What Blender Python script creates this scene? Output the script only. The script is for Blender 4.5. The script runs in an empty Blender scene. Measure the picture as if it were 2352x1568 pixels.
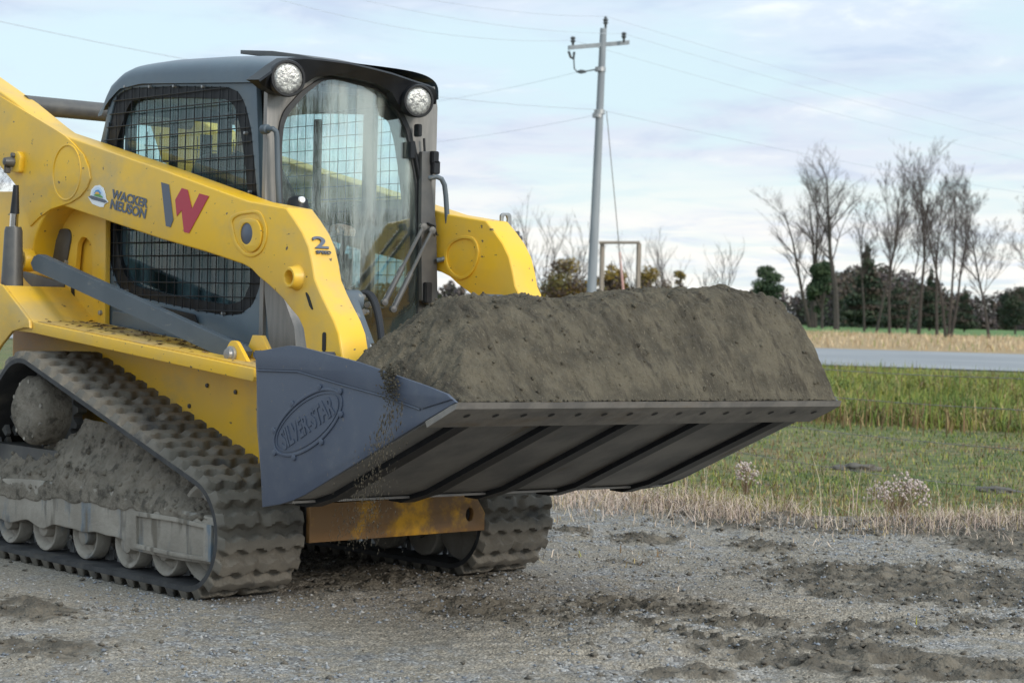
import bpy, bmesh, math, random
import numpy as np
from mathutils import Vector, Matrix, noise
R_ = math.radians
random.seed(7); rng = np.random.default_rng(7)
S = bpy.context.scene; COL = S.collection

# ---------------------------------------------------------------- camera
CP = np.array([6.84695, -4.77734, 1.29800]); FPX = 4582.178
def _cam(yaw, pitch, roll):
    cy, sy, cp, sp = math.cos(yaw), math.sin(yaw), math.cos(pitch), math.sin(pitch)
    f = np.array([cy*cp, sy*cp, sp]); r = np.array([sy, -cy, 0.0]); u = np.cross(r, f)
    c, s = math.cos(roll), math.sin(roll)
    return np.array([c*r + s*u, -s*r + c*u, f])
CM = _cam(R_(138.04885), R_(-0.902865), R_(1.389327))
cd = bpy.data.cameras.new('camera'); cam = bpy.data.objects.new('camera', cd); COL.objects.link(cam)
mw = Matrix.Identity(4)
for i in range(3):
    mw[i][0] = CM[0][i]; mw[i][1] = CM[1][i]; mw[i][2] = -CM[2][i]; mw[i][3] = CP[i]
cam.matrix_world = mw
cd.sensor_width = 36; cd.lens = FPX/2352*36; cd.clip_end = 6000; cd.clip_start = .1
cd.dof.use_dof = True; cd.dof.focus_distance = 8.6; cd.dof.aperture_fstop = 6.3
S.camera = cam

# ---------------------------------------------------------------- world and sun
SUN_EL, SUN_AZ = R_(24), R_(4)          # direction to the sun, azimuth from +x
S.view_settings.view_transform = 'Standard'; S.view_settings.look = 'None'; S.view_settings.exposure = 0.32
S.view_settings.gamma = 1
W = bpy.data.worlds.new("World"); S.world = W; W.use_nodes = True
nt = W.node_tree; N = nt.nodes; L = nt.links; N.clear()
def nn(tree, kind, **k):
    n = tree.nodes.new(kind)
    for a, b in k.items():
        if a.startswith('i_'): n.inputs[a[2:].replace('_', ' ')].default_value = b
        else: setattr(n, a, b)
    return n
sky = nn(nt, 'ShaderNodeTexSky', sky_type='NISHITA', sun_disc=False, sun_elevation=SUN_EL, sun_rotation=math.pi/2-SUN_AZ, air_density=1.0, dust_density=1.5, ozone_density=1.5)
tc = nn(nt, 'ShaderNodeTexCoord'); sep = nn(nt, 'ShaderNodeSeparateXYZ'); L.new(tc.outputs['Generated'], sep.inputs[0])
def mth(op, a, b=None, c=None, tree=None):
    tree = tree or nt
    n = tree.nodes.new('ShaderNodeMath'); n.operation = op
    for i, v in enumerate((a, b, c)):
        if v is None: continue
        if isinstance(v, (int, float)): n.inputs[i].default_value = v
        else: tree.links.new(v, n.inputs[i])
    return n.outputs[0]
zz = mth('MAXIMUM', sep.outputs[2], 0.0); den = mth('ADD', zz, 0.10)
cx = mth('DIVIDE', sep.outputs[0], den); cy = mth('DIVIDE', sep.outputs[1], den)
cmb = nn(nt, 'ShaderNodeCombineXYZ'); L.new(cx, cmb.inputs[0]); L.new(cy, cmb.inputs[1]); L.new(zz, cmb.inputs[2])
def wnoise(scale, detail, rough, off):
    mp = nn(nt, 'ShaderNodeMapping'); mp.inputs['Location'].default_value = off; L.new(cmb.outputs[0], mp.inputs[0])
    n = nn(nt, 'ShaderNodeTexNoise'); n.inputs['Scale'].default_value = scale; n.inputs['Detail'].default_value = detail; n.inputs['Roughness'].default_value = rough
    n.inputs['Distortion'].default_value = .4
    L.new(mp.outputs[0], n.inputs['Vector']); return n.outputs['Fac']
def ramp(tree, val, stops, interp='EASE'):
    r = tree.nodes.new('ShaderNodeValToRGB'); r.color_ramp.interpolation = interp
    e = r.color_ramp.elements
    while len(e) < len(stops): e.new(.5)
    for q, (p, c) in zip(e, stops):
        q.position = p; q.color = (c, c, c, 1) if isinstance(c, (int, float)) else (*c, 1)
    tree.links.new(val, r.inputs[0]); return r.outputs[0]
n1 = wnoise(1.15, 6, .58, (3.1, 1.7, 0)); n2 = wnoise(2.4, 6, .62, (7.3, 4.2, 0)); n3 = wnoise(.5, 3, .5, (1, 8, 2))
cover = ramp(nt, n1, [(.40, 0.0), (.62, 1.0)])
shade = ramp(nt, n2, [(.34, (.49, .59, .74)), (.54, (.60, .69, .80)), (.72, (.78, .84, .86))])
pink = ramp(nt, n3, [(.45, 0.0), (.66, .35)])
mx0 = nn(nt, 'ShaderNodeMix', data_type='RGBA'); L.new(pink, mx0.inputs[0]); L.new(shade, mx0.inputs[6]); mx0.inputs[7].default_value = (.62, .62, .70, 1)
skm = nn(nt, 'ShaderNodeMix', data_type='RGBA', blend_type='MULTIPLY'); skm.inputs[0].default_value = 1; L.new(sky.outputs[0], skm.inputs[6]); skm.inputs[7].default_value = (.085, .085, .085, 1)
# thin high veil over the whole sky, then the cloud sheets
veil = nn(nt, 'ShaderNodeMix', data_type='RGBA'); veil.inputs[0].default_value = .72; L.new(skm.outputs[2], veil.inputs[6]); veil.inputs[7].default_value = (.69, .86, .93, 1)
mx2 = nn(nt, 'ShaderNodeMix', data_type='RGBA'); L.new(cover, mx2.inputs[0]); L.new(veil.outputs[2], mx2.inputs[6]); L.new(mx0.outputs[2], mx2.inputs[7])
low = mth('MULTIPLY', ramp(nt, zz, [(.02, 1.0), (.10, 0.0)]), ramp(nt, n2, [(.36, .35), (.60, .95)]))
mx1 = nn(nt, 'ShaderNodeMix', data_type='RGBA'); L.new(low, mx1.inputs[0]); L.new(mx2.outputs[2], mx1.inputs[6]); mx1.inputs[7].default_value = (.86, .84, .79, 1)
# the cloud deck is brighter overhead and towards the sun behind the camera
sdx = mth('MULTIPLY', sep.outputs[0], math.cos(SUN_AZ)); sdy = mth('MULTIPLY', sep.outputs[1], math.sin(SUN_AZ)); sdt = mth('ADD', sdx, sdy)
gs = mth('MULTIPLY', mth('SMOOTH_MIN', mth('MAXIMUM', mth('ADD', sdt, .35), 0.0), 1.0, .1), .60)
gz = mth('MULTIPLY', mth('MAXIMUM', mth('SUBTRACT', sep.outputs[2], .22), 0.0), .45)
bg = nn(nt, 'ShaderNodeBackground'); L.new(mx1.outputs[2], bg.inputs[0]); L.new(mth('ADD', mth('ADD', gs, gz), 1.0), bg.inputs[1])
wo = nn(nt, 'ShaderNodeOutputWorld'); L.new(bg.outputs[0], wo.inputs[0])
sd = bpy.data.lights.new('sun', 'SUN'); sd.energy = 1.9; sd.angle = R_(14); sd.color = (1, .93, .82)
so = bpy.data.objects.new('sun', sd); COL.objects.link(so)
sv = Vector((math.cos(SUN_AZ)*math.cos(SUN_EL), math.sin(SUN_AZ)*math.cos(SUN_EL), math.sin(SUN_EL)))
so.rotation_euler = sv.to_track_quat('Z', 'Y').to_euler()

# ---------------------------------------------------------------- helpers
def P(u, v, **k):
    """point where the sight line through (u, v) of the 2352 px wide photo meets the plane x=, y= or z="""
    d = CM.T @ np.array([(u-1176)/FPX, -(v-784)/FPX, 1.0])
    (a, val), = k.items(); i = 'xyz'.index(a)
    return CP + (val-CP[i])/d[i]*d
def XZ(pts, y): return [tuple(P(u, v, y=y)[[0, 2]]) for u, v in pts]
def YZ(pts, x): return [tuple(P(u, v, x=x)[[1, 2]]) for u, v in pts]
def D(u, v, depth): return CP + CM.T @ np.array([(u-1176)/FPX*depth, -(v-784)/FPX*depth, depth])
def wloc(o):
    v = Vector((0, 0, 0))
    while o: v = v + o.location; o = o.parent
    return v
def tag(o, label=None, cat=None, group=None, kind=None):
    if label: o['label'] = label
    if cat: o['category'] = cat
    if group: o['group'] = group
    if kind: o['kind'] = kind
    return o
def link(name, me, mats, parent=None, smooth=35):
    if not isinstance(mats, (list, tuple)): mats = [mats]
    for m in mats: me.materials.append(m)
    me.name = name
    o = bpy.data.objects.new(name, me); COL.objects.link(o)
    if parent: o.parent = parent; o.location = -wloc(parent)
    if smooth is not None and len(me.polygons):
        me.polygons.foreach_set('use_smooth', [True]*len(me.polygons))
        if smooth < 180: me.set_sharp_from_angle(angle=R_(smooth))
    return o
def empty(name, loc=(0, 0, 0)):
    o = bpy.data.objects.new(name, None); COL.objects.link(o); o.location = loc; o.empty_display_size = .2; return o
class MB:
    """collects shapes, builds one mesh"""
    def __init__(s): s.v = []; s.f = []; s.m = []
    def add(s, vs, fs, mi=0):
        b = len(s.v); s.v += [tuple(map(float, p)) for p in vs]; s.f += [tuple(b+i for i in f) for f in fs]; s.m += [mi]*len(fs); return s
    def box(s, a, b, mi=0, bev=0):
        (x0, y0, z0), (x1, y1, z1) = a, b
        if bev:
            bm = bmesh.new(); bmesh.ops.create_cube(bm, size=1)
            for v in bm.verts: v.co = Vector((x0+(v.co.x+.5)*(x1-x0), y0+(v.co.y+.5)*(y1-y0), z0+(v.co.z+.5)*(z1-z0)))
            bmesh.ops.bevel(bm, geom=bm.edges[:], offset=bev, segments=2, affect='EDGES')
            s.bm(bm, mi); return s
        return s.add([(x, y, z) for x in (x0, x1) for y in (y0, y1) for z in (z0, z1)],
                     [(0, 1, 3, 2), (4, 6, 7, 5), (0, 4, 5, 1), (2, 3, 7, 6), (0, 2, 6, 4), (1, 5, 7, 3)], mi)
    def bm(s, bm, mi=0):
        bm.verts.index_update(); s.add([v.co for v in bm.verts], [[v.index for v in f.verts] for f in bm.faces], mi); bm.free(); return s
    def tube(s, pts, r, n=10, mi=0, cap=True):
        pts = [Vector(p) for p in pts]; k = len(pts)
        rr = r if isinstance(r, (list, tuple)) else [r]*k
        vs = []; fs = []; up = None
        for i, p in enumerate(pts):
            t = (pts[min(i+1, k-1)] - pts[max(i-1, 0)]).normalized()
            if up is None: up = Vector((0, 0, 1)) if abs(t.z) < .9 else Vector((1, 0, 0))
            a = t.cross(up).normalized(); b = a.cross(t).normalized(); up = b
            for j in range(n):
                q = 2*math.pi*j/n; vs.append(p + (a*math.cos(q) + b*math.sin(q))*rr[i])
        for i in range(k-1):
            for j in range(n): fs.append((i*n+j, i*n+(j+1) % n, (i+1)*n+(j+1) % n, (i+1)*n+j))
        if cap: fs.append(tuple(range(n))[::-1]); fs.append(tuple((k-1)*n+j for j in range(n)))
        return s.add(vs, fs, mi)
    def lathe(s, c, axis, prof, n=32, mi=0):
        """prof: (distance along axis, radius)"""
        a = Vector(axis).normalized(); u = a.orthogonal().normalized(); w = a.cross(u); c = Vector(c); vs = []; fs = []
        for t, r in prof:
            for j in range(n):
                q = 2*math.pi*j/n; vs.append(c + a*t + (u*math.cos(q) + w*math.sin(q))*max(r, 1e-4))
        for i in range(len(prof)-1):
            for j in range(n): fs.append((i*n+j, i*n+(j+1) % n, (i+1)*n+(j+1) % n, (i+1)*n+j))
        return s.add(vs, fs, mi)
    def build(s, name, mat, parent=None, smooth=35, fix=True):
        me = bpy.data.meshes.new(name); me.from_pydata(s.v, [], s.f)
        if fix:
            bm = bmesh.new(); bm.from_mesh(me); bmesh.ops.recalc_face_normals(bm, faces=bm.faces[:])
            bm.to_mesh(me); bm.free()
        me.polygons.foreach_set('material_index', s.m); me.update()
        return link(name, me, mat, parent, smooth)
def build_each(mb, name, mat, parent=None, smooth=35):
    """one object for every separate piece collected in mb"""
    n = len(mb.v); par = list(range(n))
    def find(a):
        while par[a] != a: par[a] = par[par[a]]; a = par[a]
        return a
    for f in mb.f:
        for i in f[1:]:
            a, b = find(f[0]), find(i)
            if a != b: par[b] = a
    groups = {}
    for f in mb.f: groups.setdefault(find(f[0]), []).append(f)
    out = []
    for g in groups.values():
        ids = sorted({i for f in g for i in f}); mp = {k: j for j, k in enumerate(ids)}; q = MB()
        q.add([mb.v[i] for i in ids], [[mp[i] for i in f] for f in g]); out.append(q.build(name, mat, parent, smooth))
    return out
def rnd(pts, r=.04, seg=5):
    """round the corners of a polygon"""
    out = []; n = len(pts)
    for i in range(n):
        a, b, c = Vector(pts[i-1]), Vector(pts[i]), Vector(pts[(i+1) % n])
        da, dc = (a-b), (c-b); rr = min(r, da.length*.45, dc.length*.45)
        p0 = b+da.normalized()*rr; p1 = b+dc.normalized()*rr
        for k in range(seg+1):
            t = k/seg; out.append(tuple(p0*(1-t)**2 + b*2*t*(1-t) + p1*t*t))
    return out
def plate_mesh(outer, holes, th, bev=0):
    cu = bpy.data.curves.new('c', 'CURVE'); cu.dimensions = '2D'; cu.fill_mode = 'BOTH'
    for pts in [outer]+list(holes or []):
        sp = cu.splines.new('POLY'); sp.points.add(len(pts)-1)
        for q, (a, b) in zip(sp.points, pts): q.co = (a, b, 0, 1)
        sp.use_cyclic_u = True
    cu.extrude = max(th/2-bev, 1e-4); cu.bevel_depth = bev; cu.bevel_resolution = 2; cu.offset = -bev
    o = bpy.data.objects.new('c', cu); me = bpy.data.meshes.new_from_object(o)
    bpy.data.objects.remove(o); bpy.data.curves.remove(cu)
    bm = bmesh.new(); bm.from_mesh(me); bmesh.ops.remove_doubles(bm, verts=bm.verts[:], dist=1e-5); bpy.data.meshes.remove(me)
    return bm
def plate(name, outer, c0, c1, mat, parent=None, holes=None, bev=0, axis='y', smooth=24, mb=None, mi=0, fn=None):
    """2-D outline turned into a slab between c0 and c1 along the axis"""
    bm = plate_mesh(outer, holes, abs(c1-c0), bev); mid = (c0+c1)/2
    for v in bm.verts:
        a, b, c = v.co
        v.co = (a, mid+c, b) if axis == 'y' else (mid+c, a, b) if axis == 'x' else (a, b, mid+c)
        if fn: v.co = fn(v.co)
    if mb is not None: mb.bm(bm, mi); return mb
    bmesh.ops.recalc_face_normals(bm, faces=bm.faces[:])
    me = bpy.data.meshes.new(name); bm.to_mesh(me); bm.free()
    return link(name, me, mat, parent, smooth)
def circ(cx_, cz_, r, n=28, rz=None):
    return [(cx_+r*math.cos(2*math.pi*i/n), cz_+(rz or r)*math.sin(2*math.pi*i/n)) for i in range(n)]
def text_bm(s, size=1, bold=.0, ext=.001):
    cu = bpy.data.curves.new('t', 'FONT'); cu.body = s; cu.size = size; cu.offset = bold; cu.extrude = ext; cu.align_x = 'LEFT'
    o = bpy.data.objects.new('t', cu); me = bpy.data.meshes.new_from_object(o)
    bpy.data.objects.remove(o); bpy.data.curves.remove(cu)
    bm = bmesh.new(); bm.from_mesh(me); bpy.data.meshes.remove(me)
    xs = [v.co.x for v in bm.verts]; ys = [v.co.y for v in bm.verts]
    x0, x1, y0, y1 = min(xs), max(xs), min(ys), max(ys)
    for v in bm.verts: v.co.x = (v.co.x-x0)/(x1-x0); v.co.y = (v.co.y-y0)/(y1-y0)
    return bm
def npmesh(name, verts, faces, mat, parent=None, smooth=180):
    """fast mesh from arrays; faces (n,3) or (n,4)"""
    me = bpy.data.meshes.new(name); v = np.asarray(verts, np.float32); f = np.asarray(faces, np.int32)
    me.vertices.add(len(v)); me.vertices.foreach_set('co', v.ravel())
    me.loops.add(f.size); me.loops.foreach_set('vertex_index', f.ravel())
    me.polygons.add(len(f)); me.polygons.foreach_set('loop_start', np.arange(0, f.size, f.shape[1], dtype=np.int32))
    me.update(calc_edges=True); me.validate()
    return link(name, me, mat, parent, smooth)
def grid_faces(nx, ny):
    i = np.arange((nx-1)*(ny-1)); a = (i//(ny-1))*ny + i % (ny-1)
    return np.stack([a, a+ny, a+ny+1, a+1], 1)
# value noise on arrays
def vnoise(x, y, seed=0):
    xi = np.floor(x).astype(np.int64); yi = np.floor(y).astype(np.int64); fx = x-xi; fy = y-yi
    fx = fx*fx*(3-2*fx); fy = fy*fy*(3-2*fy)
    def h(a, b):
        n = (a*374761393 + b*668265263 + seed*144269504) & 0xffffffff
        n = ((n ^ (n >> 13))*1274126177) & 0xffffffff
        return ((n ^ (n >> 16)) & 0xffff)/65535.0
    return (h(xi, yi)*(1-fx)+h(xi+1, yi)*fx)*(1-fy) + (h(xi, yi+1)*(1-fx)+h(xi+1, yi+1)*fx)*fy
def fbm(x, y, o=4, seed=0, g=.5):
    s = 0; a = 1; t = 0
    for k in range(o): s = s+a*vnoise(x*2**k, y*2**k, seed+k*17); t += a; a *= g
    return s/t

# ---------------------------------------------------------------- materials
def mat(name, c1, c2=None, scale=8, rough=.5, metal=0, bump=0, bscale=60, c3=None, s3=2, r3=(.5, .65), spec=.5, stretch=(1, 1, 1), lo=.35, hi=.65, detail=5, rvar=.1, str3=None, c4=None, s4=30, r4=(.6, .68), coat=0, bdist=.01):
    m = bpy.data.materials.new(name); m.use_nodes = True; t = m.node_tree; b = t.nodes['Principled BSDF']
    tcn = nn(t, 'ShaderNodeTexCoord')
    def nz(sc, st, det=detail, rg=.6):
        mp = nn(t, 'ShaderNodeMapping'); mp.inputs['Scale'].default_value = st; t.links.new(tcn.outputs['Object'], mp.inputs[0])
        n = nn(t, 'ShaderNodeTexNoise'); n.inputs['Scale'].default_value = sc; n.inputs['Detail'].default_value = det; n.inputs['Roughness'].default_value = rg
        t.links.new(mp.outputs[0], n.inputs['Vector']); return n.outputs['Fac']
    def mixc(f, a, bcol):
        x = nn(t, 'ShaderNodeMix', data_type='RGBA'); t.links.new(f, x.inputs[0])
        for i, q in ((6, a), (7, bcol)):
            if isinstance(q, tuple): x.inputs[i].default_value = (*q, 1)
            else: t.links.new(q, x.inputs[i])
        return x.outputs[2]
    n1_ = nz(scale, stretch); col = c1
    if c2: col = mixc(ramp(t, n1_, [(lo, 0.), (hi, 1.)]), c1, c2)
    if c3: col = mixc(ramp(t, nz(s3, str3 or (1, 1, 1), 6, .65), [(r3[0], 0.), (r3[1], 1.)]), col, c3)
    if c4: col = mixc(ramp(t, nz(s4, str3 or (1, 1, 1), 3, .5), [(r4[0], 0.), (r4[1], 1.)]), col, c4)
    if isinstance(col, tuple): b.inputs['Base Color'].default_value = (*col, 1)
    else: t.links.new(col, b.inputs['Base Color'])
    if rvar:
        rr = mth('MULTIPLY_ADD', n1_, rvar*2, rough-rvar, tree=t); t.links.new(rr, b.inputs['Roughness'])
    else: b.inputs['Roughness'].default_value = rough
    b.inputs['Metallic'].default_value = metal; b.inputs['Specular IOR Level'].default_value = spec
    b.inputs['Coat Weight'].default_value = coat
    if bump:
        bp = nn(t, 'ShaderNodeBump'); bp.inputs['Strength'].default_value = bump; bp.inputs['Distance'].default_value = bdist
        t.links.new(nz(bscale, stretch, 6, .65), bp.inputs['Height']); t.links.new(bp.outputs[0], b.inputs['Normal'])
    return m
YEL = (.80, .46, .012)
M_yel = mat('yellow_paint', YEL, (.70, .42, .05), 2.2, .42, c3=(.46, .33, .13), s3=1.6, r3=(.42, .80), c4=(.12, .08, .045), s4=24, r4=(.69, .73), str3=(1, 1, 1.6), bump=.02, bscale=9, rvar=.12)
M_yel_worn = mat('worn_yellow_paint', (.66, .33, .012), (.22, .10, .025), 6, .5, c3=(.20, .105, .04), s3=3, r3=(.42, .56), str3=(.5, 1, 1), bump=.1, bscale=40, lo=.42, hi=.66)
M_yel_dusty = mat('dusty_yellow_paint', (.66, .40, .04), (.42, .30, .14), 3, .6, c3=(.16, .12, .08), s3=20, r3=(.60, .72), bump=.05, bscale=30, lo=.3, hi=.7)
M_cab = mat('slate_grey_paint', (.075, .105, .135), (.10, .135, .165), 3, .36, c3=(.13, .14, .14), s3=2.5, r3=(.5, .9), bump=.02, bscale=30)
M_cabfront = mat('brushed_grey_paint', (.20, .19, .18), (.25, .235, .22), 40, .42, metal=.25, stretch=(1, 1, .15), bump=.06, bscale=70)
M_link = mat('scuffed_slate_paint', (.065, .085, .105), (.085, .105, .125), 4, .6, c3=(.22, .21, .19), s3=22, r3=(.58, .72), str3=(.25, 1, 1), bump=.05)
M_bucket = mat('blue_grey_steel_paint', (.052, .066, .102), (.066, .08, .115), 3, .42, c3=(.105, .115, .14), s3=4, r3=(.48, .8), c4=(.13, .12, .11), s4=55, r4=(.66, .75), bump=.05, bscale=80)
M_under = mat('bare_worn_steel', (.235, .222, .21), (.15, .147, .146), 3, .5, metal=.35, c3=(.12, .085, .05), s3=9, r3=(.58, .75), str3=(.12, 1, .3), bump=.08, bscale=60)
M_edge = mat('scraped_cutting_steel', (.27, .25, .23), (.19, .18, .172), 9, .42, metal=.5, c3=(.20, .14, .08), s3=6, r3=(.55, .75), str3=(.3, .2, 1), bump=.08, bscale=90)
M_black = mat('black_plastic', (.010, .011, .014), (.016, .017, .02), 8, .45, rvar=.08, spec=.28)
M_rubber = mat('black_rubber', (.018, .019, .022), (.04, .04, .042), 9, .62, c3=(.10, .09, .075), s3=5, r3=(.5, .85), bump=.1, bscale=50)
M_track = mat('dusty_track_rubber', (.15, .132, .108), (.105, .094, .078), 5, .8, c3=(.048, .046, .045), s3=3.5, r3=(.52, .70), bump=.35, bscale=45, lo=.3, hi=.7)
M_chrome = mat('chrome_rod', (.6, .6, .62), None, rough=.12, metal=1, rvar=0)
M_steel = mat('galvanised_steel', (.36, .36, .36), (.26, .26, .27), 20, .4, metal=.6)
M_dgrey = mat('dark_grey_paint', (.055, .055, .058), (.085, .082, .078), 6, .45, c3=(.14, .13, .11), s3=6, r3=(.55, .8), bump=.05)
M_mud = mat('dried_grey_mud', (.215, .185, .148), (.155, .134, .107), 9, .92, c3=(.075, .064, .05), s3=14, r3=(.5, .66), bump=1.0, bscale=38, bdist=.02, rvar=.05)
M_mudframe = mat('mud_coated_steel', (.30, .27, .23), (.225, .20, .168), 5, .85, c3=(.12, .16, .20), s3=6, r3=(.54, .68), str3=(1, 1, .25), c4=(.14, .12, .095), s4=12, r4=(.56, .70), bump=.6, bscale=30, bdist=.01, rvar=.05)
M_soil = mat('damp_grey_brown_soil', (.140, .119, .086), (.080, .069, .052), 7, .95, c3=(.062, .053, .041), s3=9, r3=(.50, .68), str3=(.5, 1.9, .6), c4=(.175, .150, .112), s4=90, r4=(.58, .74), bump=1.0, bscale=75, bdist=.02, rvar=.03, spec=.2)
M_lens = mat('lamp_lens', (.50, .50, .48), (.22, .22, .22), 55, .25, metal=.45, detail=2, bump=.5, bscale=40, rvar=0)
M_seat = mat('black_vinyl_seat', (.016, .017, .019), (.03, .03, .032), 6, .5)
M_white = mat('white_vinyl', (.75, .76, .78), None, rough=.4, rvar=0)
M_red = mat('crimson_vinyl', (.42, .025, .05), None, rough=.4, rvar=0)
M_slate = mat('slate_vinyl', (.085, .10, .135), None, rough=.4, rvar=0)
M_skin = mat('skin', (.50, .28, .20), None, rough=.5, rvar=0)
M_cloth = mat('charcoal_jacket_fabric', (.03, .032, .04), (.045, .048, .06), 20, .85, bump=.2)
def glass(name, tint, refl, dust_sheen, dust_sheen_col, waves):
    m = bpy.data.materials.new(name); m.use_nodes = True; t = m.node_tree; t.nodes.clear()
    out = nn(t, 'ShaderNodeOutputMaterial'); tr = nn(t, 'ShaderNodeBsdfTransparent'); tr.inputs[0].default_value = (*tint, 1)
    gl = nn(t, 'ShaderNodeBsdfGlossy'); gl.inputs['Roughness'].default_value = .03; gl.inputs[0].default_value = (.95, 1, 1, 1)
    df = nn(t, 'ShaderNodeBsdfDiffuse'); df.inputs[0].default_value = (*dust_sheen_col, 1)
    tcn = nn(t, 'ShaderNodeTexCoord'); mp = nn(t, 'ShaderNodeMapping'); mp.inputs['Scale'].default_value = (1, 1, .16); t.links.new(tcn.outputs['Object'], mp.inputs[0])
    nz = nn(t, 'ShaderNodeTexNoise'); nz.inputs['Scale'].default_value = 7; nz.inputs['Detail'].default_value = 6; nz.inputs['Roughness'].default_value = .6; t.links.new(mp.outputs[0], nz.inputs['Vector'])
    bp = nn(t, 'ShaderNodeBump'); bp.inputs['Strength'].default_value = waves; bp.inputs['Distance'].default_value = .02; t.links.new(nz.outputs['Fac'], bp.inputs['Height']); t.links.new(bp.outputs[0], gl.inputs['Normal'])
    lw = nn(t, 'ShaderNodeLayerWeight'); lw.inputs[0].default_value = .5
    ff = mth('MULTIPLY_ADD', mth('POWER', lw.outputs['Facing'], 5.0, tree=t), .95, refl, tree=t)
    m1 = nn(t, 'ShaderNodeMixShader'); t.links.new(ff, m1.inputs[0]); t.links.new(tr.outputs[0], m1.inputs[1]); t.links.new(gl.outputs[0], m1.inputs[2])
    dd = mth('MULTIPLY', ramp(t, nz.outputs['Fac'], [(.45, 0.06), (.70, 1.0)]), dust_sheen, tree=t)
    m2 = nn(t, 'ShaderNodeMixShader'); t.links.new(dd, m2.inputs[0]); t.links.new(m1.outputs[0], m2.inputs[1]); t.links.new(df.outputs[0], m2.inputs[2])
    t.links.new(m2.outputs[0], out.inputs[0]); return m
M_glassF = glass('dusty_windscreen_painted_sheen', (.84, .93, .92), .105, .30, (.60, .62, .58), .05)  # milky diffuse streaks: a sky reflection painted in, along with some dust
M_glassS = glass('tinted_side_glass', (.86, .94, .94), .045, .16, (.30, .40, .41), .03)
M_glassD = glass('lower_side_glass_painted_shade', (.52, .66, .70), .045, .5, (.09, .15, .17), .03)  # darker tint paints in the dim cab interior behind the lower pane

# ================================================================ GROUND
def attr_mat(name, base, mudc, rough=.9):
    m = bpy.data.materials.new(name); m.use_nodes = True; t = m.node_tree; b = t.nodes['Principled BSDF']; b.inputs['Specular IOR Level'].default_value = .25
    tcn = nn(t, 'ShaderNodeTexCoord')
    def nz(kind, sc, **k):
        n = nn(t, kind, **k); n.inputs['Scale'].default_value = sc; t.links.new(tcn.outputs['Object'], n.inputs['Vector']); return n
    def mix(f, a, c):
        x = nn(t, 'ShaderNodeMix', data_type='RGBA')
        if isinstance(f, float): x.inputs[0].default_value = f
        else: t.links.new(f, x.inputs[0])
        for i, q in ((6, a), (7, c)):
            if isinstance(q, tuple): x.inputs[i].default_value = (*q, 1)
            else: t.links.new(q, x.inputs[i])
        return x.outputs[2]
    big = nz('ShaderNodeTexNoise', .8); big.inputs['Detail'].default_value = 7; big.inputs['Roughness'].default_value = .7
    mid = nz('ShaderNodeTexNoise', 5.5); mid.inputs['Detail'].default_value = 6; mid.inputs['Roughness'].default_value = .7
    vor = nz('ShaderNodeTexVoronoi', 78); vor.feature = 'F1'
    vor2 = nz('ShaderNodeTexVoronoi', 150)
    sx = nn(t, 'ShaderNodeSeparateColor'); t.links.new(vor.outputs['Color'], sx.inputs[0])
    sx2 = nn(t, 'ShaderNodeSeparateColor'); t.links.new(vor2.outputs['Color'], sx2.inputs[0])
    peb = ramp(t, sx.outputs[0], [(0, (.055, .056, .062)), (.35, (.155, .152, .152)), (.7, (.25, .246, .244)), (1, (.43, .42, .41))], 'LINEAR')
    fine = ramp(t, sx2.outputs[1], [(0, (.12, .104, .084)), (.6, (.23, .202, .164)), (1, (.33, .292, .243))], 'LINEAR')
    where = ramp(t, mid.outputs['Fac'], [(.42, 0.), (.60, 1.)]); where2 = ramp(t, big.outputs['Fac'], [(.42, .10), (.58, 1.)])
    f_ = mth('MULTIPLY', where, where2, tree=t)
    col = mix(f_, fine, peb)
    tanp = ramp(t, big.outputs['Fac'], [(.52, 0.), (.70, .5)]); col = mix(tanp, col, (.205, .178, .14))
    crumb = nz('ShaderNodeTexNoise', 21); crumb.inputs['Detail'].default_value = 5; crumb.inputs['Roughness'].default_value = .75
    col = mix(ramp(t, crumb.outputs['Fac'], [(.52, 0.), (.68, .75)]), col, (.12, .104, .085))
    at = nn(t, 'ShaderNodeAttribute', attribute_name='mud'); 
    mf = ramp(t, mth('ADD', at.outputs['Fac'], mth('MULTIPLY_ADD', mid.outputs['Fac'], .5, -.27, tree=t), tree=t), [(.25, 0.), (.55, 1.)])
    mcol = mix(ramp(t, mid.outputs['Fac'], [(.4, 0.), (.62, 1.)]), (.075, .065, .052), (.145, .124, .097))
    col = mix(mf, col, mcol)
    t.links.new(col, b.inputs['Base Color']); b.inputs['Roughness'].default_value = rough
    bp = nn(t, 'ShaderNodeBump'); bp.inputs['Strength'].default_value = .8; bp.inputs['Distance'].default_value = .012
    hh = mth('SUBTRACT', 1.0, vor.outputs['Distance'], tree=t); hh = mth('MULTIPLY', hh, .6, tree=t); hh = mth('ADD', hh, mid.outputs['Fac'], tree=t)
    t.links.new(hh, bp.inputs['Height']); t.links.new(bp.outputs[0], b.inputs['Normal']); return m
M_gravel = attr_mat('grey_gravel_and_dirt', None, None)
M_pasture = mat('pasture_turf', (.125, .14, .034), (.185, .145, .065), .9, .95, c3=(.05, .075, .018), s3=6, r3=(.42, .62), c4=(.055, .045, .03), s4=1.1, r4=(.66, .74), bump=.6, bscale=25, bdist=.05, detail=8)
M_field = mat('green_field_grass', (.065, .14, .025), (.09, .16, .035), .05, .95, rvar=0)
M_stub = mat('pale_stubble', (.36, .25, .125), (.26, .175, .085), .5, .95, stretch=(1, 1, 1), rvar=0, bump=.5, bscale=4, bdist=.2)
M_road = mat('worn_asphalt_road', (.20, .205, .215), (.25, .253, .26), .15, .8, rvar=0)

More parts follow.
